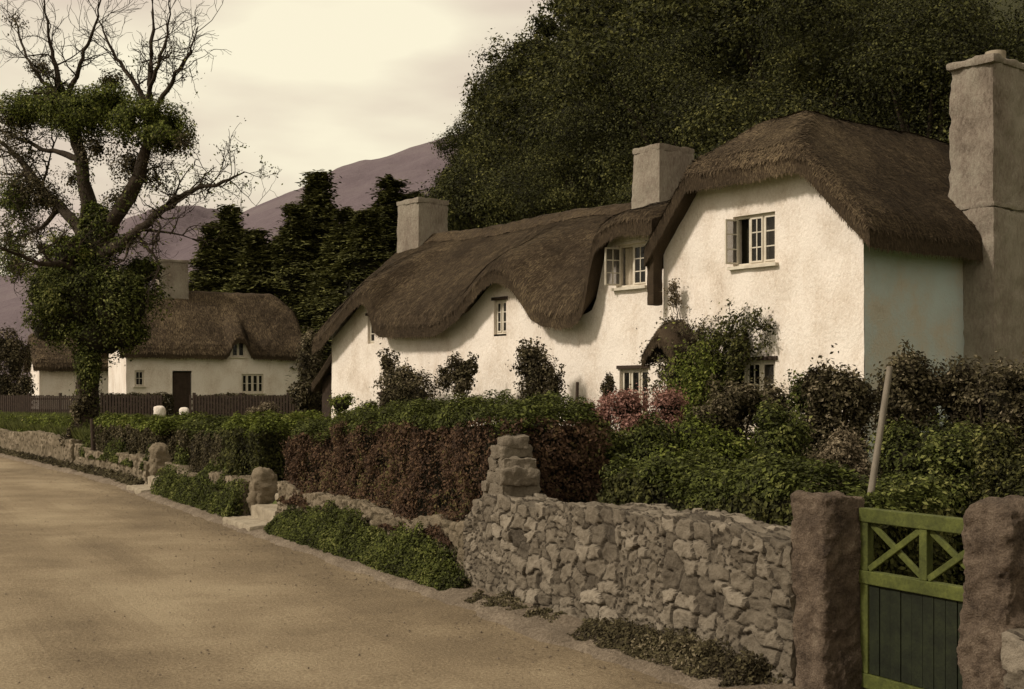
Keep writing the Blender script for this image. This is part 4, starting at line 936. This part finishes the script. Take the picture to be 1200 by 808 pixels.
# the wood on the hillside: crowns under the skyline seen in the photo
protos = [tree_mb(10, 3.1, 26000, .125, nb=9, seed=1), tree_mb(10, 2.7, 24000, .12, nb=10, seed=20), tree_mb(10, 3.4, 28000, .13, nb=11, seed=40), tree_mb(10, 2.3, 22000, .12, nb=8, seed=60, crown0=.05)]
near_protos = [tree_mb(10, 3.1, 70000, .075, nb=11, seed=101), tree_mb(10, 2.8, 62000, .07, nb=12, seed=120)]
far_protos = [tree_mb(10, 3.1, 9000, .21, nb=9, seed=1), tree_mb(10, 2.7, 8500, .20, nb=10, seed=20), tree_mb(10, 3.4, 9500, .21, nb=11, seed=40), tree_mb(10, 2.3, 8000, .20, nb=8, seed=60, crown0=.05)]
sil_x = [485, 500, 512, 535, 570, 600, 640, 700]; sil_y = [245, 205, 168, 108, 66, 36, 4, -60]
wood = MB(); cnt = 0; placed = []
cand = []
for _ in range(9000):
    Yc = random.uniform(30, 118); pxc = random.uniform(470, 1330); Xc = (pxc-600)/1500*Yc
    q = float((np.array([Xc, Yc])-O2)@VV)
    if q < 12.5: continue
    if any((Xc-a)**2+(Yc-b)**2 < 3.3**2 for a, b in placed): continue
    gz = float(ground_z(Xc, Yc)); h = random.uniform(9, 13)+(2 if pxc > 660 else 0); sc_ = h/10; r_ = 3*sc_
    ok = True
    for sgn in (-.75, 0, .75):
        pe = 600+1500*(Xc+sgn*r_)/Yc; top = 465-(gz+h*(1.0 if sgn == 0 else .78)-EYE)*1500/Yc; lim = np.interp(pe, sil_x, sil_y)
        if pe < 485 or top < lim: ok = False
    if not ok: continue
    if 465-(gz+1-EYE)*1500/Yc < -70: continue
    placed.append((Xc, Yc)); cand.append((Xc, Yc, gz, sc_))
for i, (Xc, Yc, gz, sc_) in enumerate(cand):
    wood.merge(near_protos[i % 2] if Yc < 46 else (protos if Yc < 62 else far_protos)[i % 4], (Xc, Yc, gz-.3), sc_*np.array([1, 1, 1.]), random.uniform(0, 6.28)); cnt += 1
print('wood trees', cnt)
ow = wood.build('wood', [M['leaf_wood'], M['core'], M['bark']]); tag(ow, 'dense dark wood covering the steep hillside behind the cottages', 'wood', kind='stuff')
# single trees at the edge of the wood
ed = [(512, 205, 62, 3, 'dark leafy tree at the foot of the wood, right above the left cottage chimney'), (548, 120, 74, 1, 'rounded tree on the sloping left skyline of the wood'),
      (590, 62, 84, 0, 'tall tree higher up the left skyline of the wood'), (505, 240, 58, 1, 'small dark tree just behind the leftmost cottage chimney')]
for px, py, Y_, k, lb in ed:
    Xc = (px-600)/1500*Y_; gz = float(ground_z(Xc, Y_)); zt_ = EYE+(465-py)/1500*Y_; h = min(max(zt_-gz, 4.5), 13)
    split_build(protos[k], 'woodland_tree', lb, 'tree', (Xc, Y_, zt_-h-.2), M['leaf_wood'], 'trees along the edge of the wood', h/10*.98, random.uniform(0, 6))
# conifers behind the far cottage
cons = [(270, 240, 70, 2.8, 'slender spruce with a thin pointed top behind the far cottage roof'), (248, 262, 68, 2.6, 'dark spruce at the left end of the conifer row'),
        (300, 268, 66, 2.7, 'shorter spruce in the middle of the conifer row, right of the slender one'), (345, 240, 66, 2.6, 'dark spruce left of the tallest conifer'), (373, 200, 68, 2.9, 'tallest spruce rising above the roof against the purple hill'),
        (405, 245, 64, 2.7, 'dark conifer right of the tallest spruce'), (430, 245, 62, 2.5, 'conifer standing left of the cottage chimney'), (458, 208, 66, 3.0, 'tall dark conifer directly behind the left cottage chimney'), (484, 225, 68, 2.8, 'conifer between the left cottage chimney and the leafy wood'),
        (322, 285, 68, 2.2, 'low dark conifer close behind the right end of the far cottage roof'), (395, 300, 64, 2.2, 'small conifer behind the lean-to end of the long cottage')]
cp = [conifer_mb(12, 3.0, 34000, .17, 1), conifer_mb(12, 2.6, 30000, .17, 2)]
for i, (px, py, Y_, r_, lb) in enumerate(cons):
    Xc = (px-600)/1500*Y_; gz = float(ground_z(Xc, Y_)); h = EYE+(465-py)/1500*Y_-gz
    t_o = split_build(cp[i % 2], 'conifer', lb, 'tree', (Xc, Y_, gz), M['conifer'], 'conifers behind the far cottage', 1, random.uniform(0, 6)); t_o.scale = (r_/2.9*2.15, r_/2.9*2.15, h/12)
# the old tree by the road
YT = 34.3
def tp(px, py, dy=0.): return at(px, py, YT+dy)
base = tp(100, 520); base[2] = .6
ot = thing('old_tree', 'big old forked tree with ivy-clad trunk and half-bare spreading crown beside the road', 'tree', tuple(base))
limbs = [  # (points px, py, depth offset), radii
    ([(98, 530, 0), (102, 500, 0), (104, 440, .1), (108, 380, .1), (110, 320, 0), (112, 285, 0)], [.46, .30, .27, .26, .26, .25]),
    ([(110, 300, 0), (104, 250, .2), (98, 200, .3), (88, 160, .5), (78, 125, .6), (70, 95, .5), (60, 60, .4), (55, 25, .3), (48, -20, .3)], [.27, .21, .18, .16, .12, .08, .05, .03, .015]),
    ([(112, 295, 0), (132, 262, -.2), (150, 232, -.5), (168, 195, -.6), (174, 150, -.7), (176, 100, -.7), (178, 50, -.6), (182, -20, -.5)], [.26, .21, .18, .16, .12, .08, .05, .02]),
    ([(112, 305, 0), (95, 275, .5), (75, 245, 1.0), (50, 225, 1.5), (30, 195, 1.9), (10, 175, 2.3), (-20, 150, 2.6)], [.22, .16, .14, .12, .09, .06, .03]),
    ([(116, 300, 0), (140, 288, -.8), (158, 275, -1.3), (180, 255, -1.8), (205, 235, -2.2), (232, 222, -2.5), (262, 215, -2.8), (286, 200, -3.0)], [.20, .15, .12, .10, .085, .06, .04, .015]),
    ([(94, 190, .3), (75, 180, .8), (50, 175, 1.1), (20, 160, 1.6), (-10, 150, 2)], [.10, .08, .06, .045, .02]),
    ([(76, 122, .6), (90, 90, .2), (98, 60, 0), (112, 30, -.2), (120, -10, -.3)], [.08, .06, .045, .03, .015]),
    ([(174, 130, -.7), (160, 100, -.2), (140, 75, .2), (125, 45, .4), (112, 15, .5)], [.08, .06, .045, .03, .012]),
    ([(176, 140, -.7), (195, 105, -1.2), (210, 80, -1.5), (222, 62, -1.7), (232, 30, -1.9)], [.075, .055, .04, .03, .01]),
    ([(175, 108, -.7), (186, 75, -1.), (196, 40, -1.1), (200, -10, -1.2)], [.06, .045, .03, .012]),
    ([(74, 115, .6), (55, 100, .9), (38, 80, 1.2), (25, 50, 1.4), (15, 10, 1.6)], [.07, .055, .04, .03, .01]),
    ([(32, 198, 1.9), (18, 215, 2.2), (5, 235, 2.4), (-20, 250, 2.6)], [.05, .04, .03, .015]),
    ([(70, 240, 1.0), (55, 262, 1.2), (40, 270, 1.5), (15, 285, 1.9), (0, 310, 2.2)], [.08, .06, .05, .03, .015]),
    ([(100, 320, 0), (75, 310, -.4), (50, 310, -.8), (25, 300, -1.1), (0, 290, -1.5)], [.13, .10, .07, .05, .02]),
    ([(150, 232, -.5), (160, 215, .0), (175, 200, .5), (195, 190, .8)], [.06, .05, .03, .012]),
    ([(180, 255, -1.8), (178, 268, -1.7), (186, 272, -2.0)], [.03, .02, .01]),
    ([(232, 222, -2.5), (240, 205, -2.7), (255, 195, -2.8)], [.03, .02, .008]),
]
tips = []; mbm = MB()
def twig(mb, a, d, l, r, depth):
    n = 5; pts = [a]; d = d/np.linalg.norm(d)
    for k in range(n):
        d = d+rng.normal(0, .22, 3)+np.array([0, 0, .05]); d /= np.linalg.norm(d); pts.append(pts[-1]+d*l/n)
    pts = np.array(pts); tube(mb, pts, np.linspace(r, max(r*.25, .005), n+1), 5 if depth else 4, cap=False)
    if depth > 0:
        for k in range(1, n+1):
            if random.random() < .8:
                dd = d+rng.normal(0, .75, 3); twig(mb, pts[k], dd, l*random.uniform(.4, .65), r*.5, depth-1)
    else: tips.append(pts[-1])
for li, (pts, rr) in enumerate(limbs):
    P = np.array([tp(*q) for q in pts])-base
    if li == 0: P[0][2] = -.1
    S = spline(P); rs = np.interp(np.linspace(0, len(rr)-1, len(S)), range(len(rr)), rr)
    S = S+rng.normal(0, .02, S.shape)*(np.arange(len(S)) > 0)[:, None]
    tube(mbm, S, rs, 10, rough=.25)
    if li == 0: continue
    for k in range(3, len(S)):
        f = k/len(S)
        if rs[k] < .14 and random.random() < (.34 if li in (5, 17) else .72):
            d = S[min(k+1, len(S)-1)]-S[k-1]+1e-3; d = d/np.linalg.norm(d)+rng.normal(0, .8, 3); twig(mbm, S[k], d, random.uniform(.3, .65) if li == 5 else random.uniform(.6, 1.5), max(.012, rs[k]*.42), 2)
mbm.build('trunk', M['bark'], ot)
cl = [  # leaf masses: px, py, rx, ry(px), depth, count, density kind (0 sparse, 1 dense)
    (100, 135, 38, 24, .3, 3600, 1), (70, 125, 30, 20, .8, 2400, 1), (130, 122, 26, 20, 0, 2000, 1), (165, 142, 30, 22, -.6, 2800, 1), (195, 150, 24, 22, -1.2, 2200, 1), (30, 128, 26, 18, 1.4, 1500, 1), (205, 168, 22, 12, -1.2, 700, 0),
    (15, 140, 20, 30, 1.5, 900, 0), (30, 170, 24, 22, 1.5, 700, 0), (115, 175, 20, 14, .2, 600, 0), (158, 195, 24, 28, -.3, 1300, 0), (185, 205, 16, 16, 0, 500, 0), (148, 175, 14, 20, 0, 500, 0),
    (40, 215, 30, 20, 1.5, 900, 0), (20, 235, 24, 24, 1.8, 1200, 1), (55, 235, 24, 16, 1.2, 700, 0), (18, 275, 20, 26, 1.8, 1000, 1), (50, 290, 20, 16, .5, 900, 0), (80, 210, 20, 14, .8, 400, 0),
    (15, 30, 14, 14, 1.6, 400, 0), (50, 80, 16, 10, 1, 350, 0), (130, 95, 18, 10, .2, 350, 0), (140, 235, 16, 12, -.2, 400, 0), (18, 310, 18, 16, .8, 700, 1)]
m_ = MB(); s_ = YT/1500
for i, (px, py, rx, ry, dy, n, dk) in enumerate(cl):
    c = tp(px, py, dy)-base; e_ = 1.25
    P, U = ellip_pts(c, (rx*s_*e_, rx*s_*e_, ry*s_*e_), int(n*(5.2 if dk else 4.0)), .05, 1.15)
    k = fbm(P, 1.9, 3)+.5*noise3(P, 5, 8) > (-.3 if dk else -.02); P = P[k]; U = U[k]
    hi = (P[:, 2]-c[2])/(ry*s_*e_)
    g = (rng.uniform(size=len(P)) < .55+.35*hi) if dk else np.zeros(len(P), bool)
    leaves(m_, P[g], U[g]+[0, 0, .3], .075, 0); leaves(m_, P[~g], U[~g]+[0, 0, .3], .075, 1 if not dk else 2)
if tips:
    TPp = np.array(tips); TPp = TPp[rng.uniform(size=len(TPp)) < .5]
    hi = TPp[:, 2] < (EYE+(465-110)/1500*YT); TPp = TPp[hi]
    for k in range(5): leaves(m_, TPp+rng.normal(0, .10, TPp.shape), rnd_unit(len(TPp)), .07, k % 3)
m_.build('crown', [M['leaf_green'], M['leaf_brown'], M['leaf_hedge']], ot)
m_ = MB()   # ivy mass round the fork and down the trunk
for i, (px, py, rx, ry, dy, n, mt) in enumerate([(110, 345, 46, 40, 0, 9000, 0), (80, 365, 40, 36, .3, 7000, 0), (140, 355, 40, 42, -.3, 7000, 0), (115, 290, 22, 44, 0, 4500, 0), (115, 262, 14, 20, .1, 1500, 1), (55, 345, 26, 30, .3, 3500, 0), (168, 320, 16, 16, -.3, 1500, 0), (120, 395, 34, 26, 0, 4500, 0), (60, 385, 24, 20, .2, 2400, 0), (80, 300, 22, 20, -.2, 2200, 1), (150, 395, 20, 16, -.2, 1600, 0), (102, 440, 15, 34, -.1, 2500, 0), (98, 490, 15, 28, -.15, 2200, 2), (90, 520, 16, 22, -.2, 1500, 2)]):
    c = tp(px, py, dy)-base; e_ = 1.36 if py < 430 else 1.15; clump(m_, c, (rx*s_*e_, rx*s_*.8*e_, ry*s_*e_), int(n*1.7), .085, 11, [0, 1, 3][mt], 2 if rx > 15 else None, seed=i+70, sub=.42, corek=.55)
for li, frac in ((1, .45), (2, .4), (3, .4), (4, .3), (14, .5), (0, 1)):
    pts, rr = limbs[li]; S = spline(np.array([tp(*q) for q in pts])-base, 8); rs = np.interp(np.linspace(0, len(rr)-1, len(S)), range(len(rr)), rr); n = int(2600*frac)
    u = rng.beta(1, 1.6, n)*frac*(len(S)-1.01) if li else rng.uniform(0, len(S)-1.01, n); i0 = u.astype(int); U = rnd_unit(n); P = S[i0]+(S[i0+1]-S[i0])*(u-i0)[:, None]+U*(rs[i0]*rng.uniform(.9, 1.35, n)+.03)[:, None]
    k = fbm(P, 1.7, 5) > -.12; leaves(m_, P[k], U[k], .085, 0)
m_.build('ivy', [M['leaf_hedge'], M['leaf_green'], M['core'], M['leaf_brown']], ot)
print('objects', len(bpy.data.objects), 'faces', sum(len(m.polygons) for m in bpy.data.meshes))
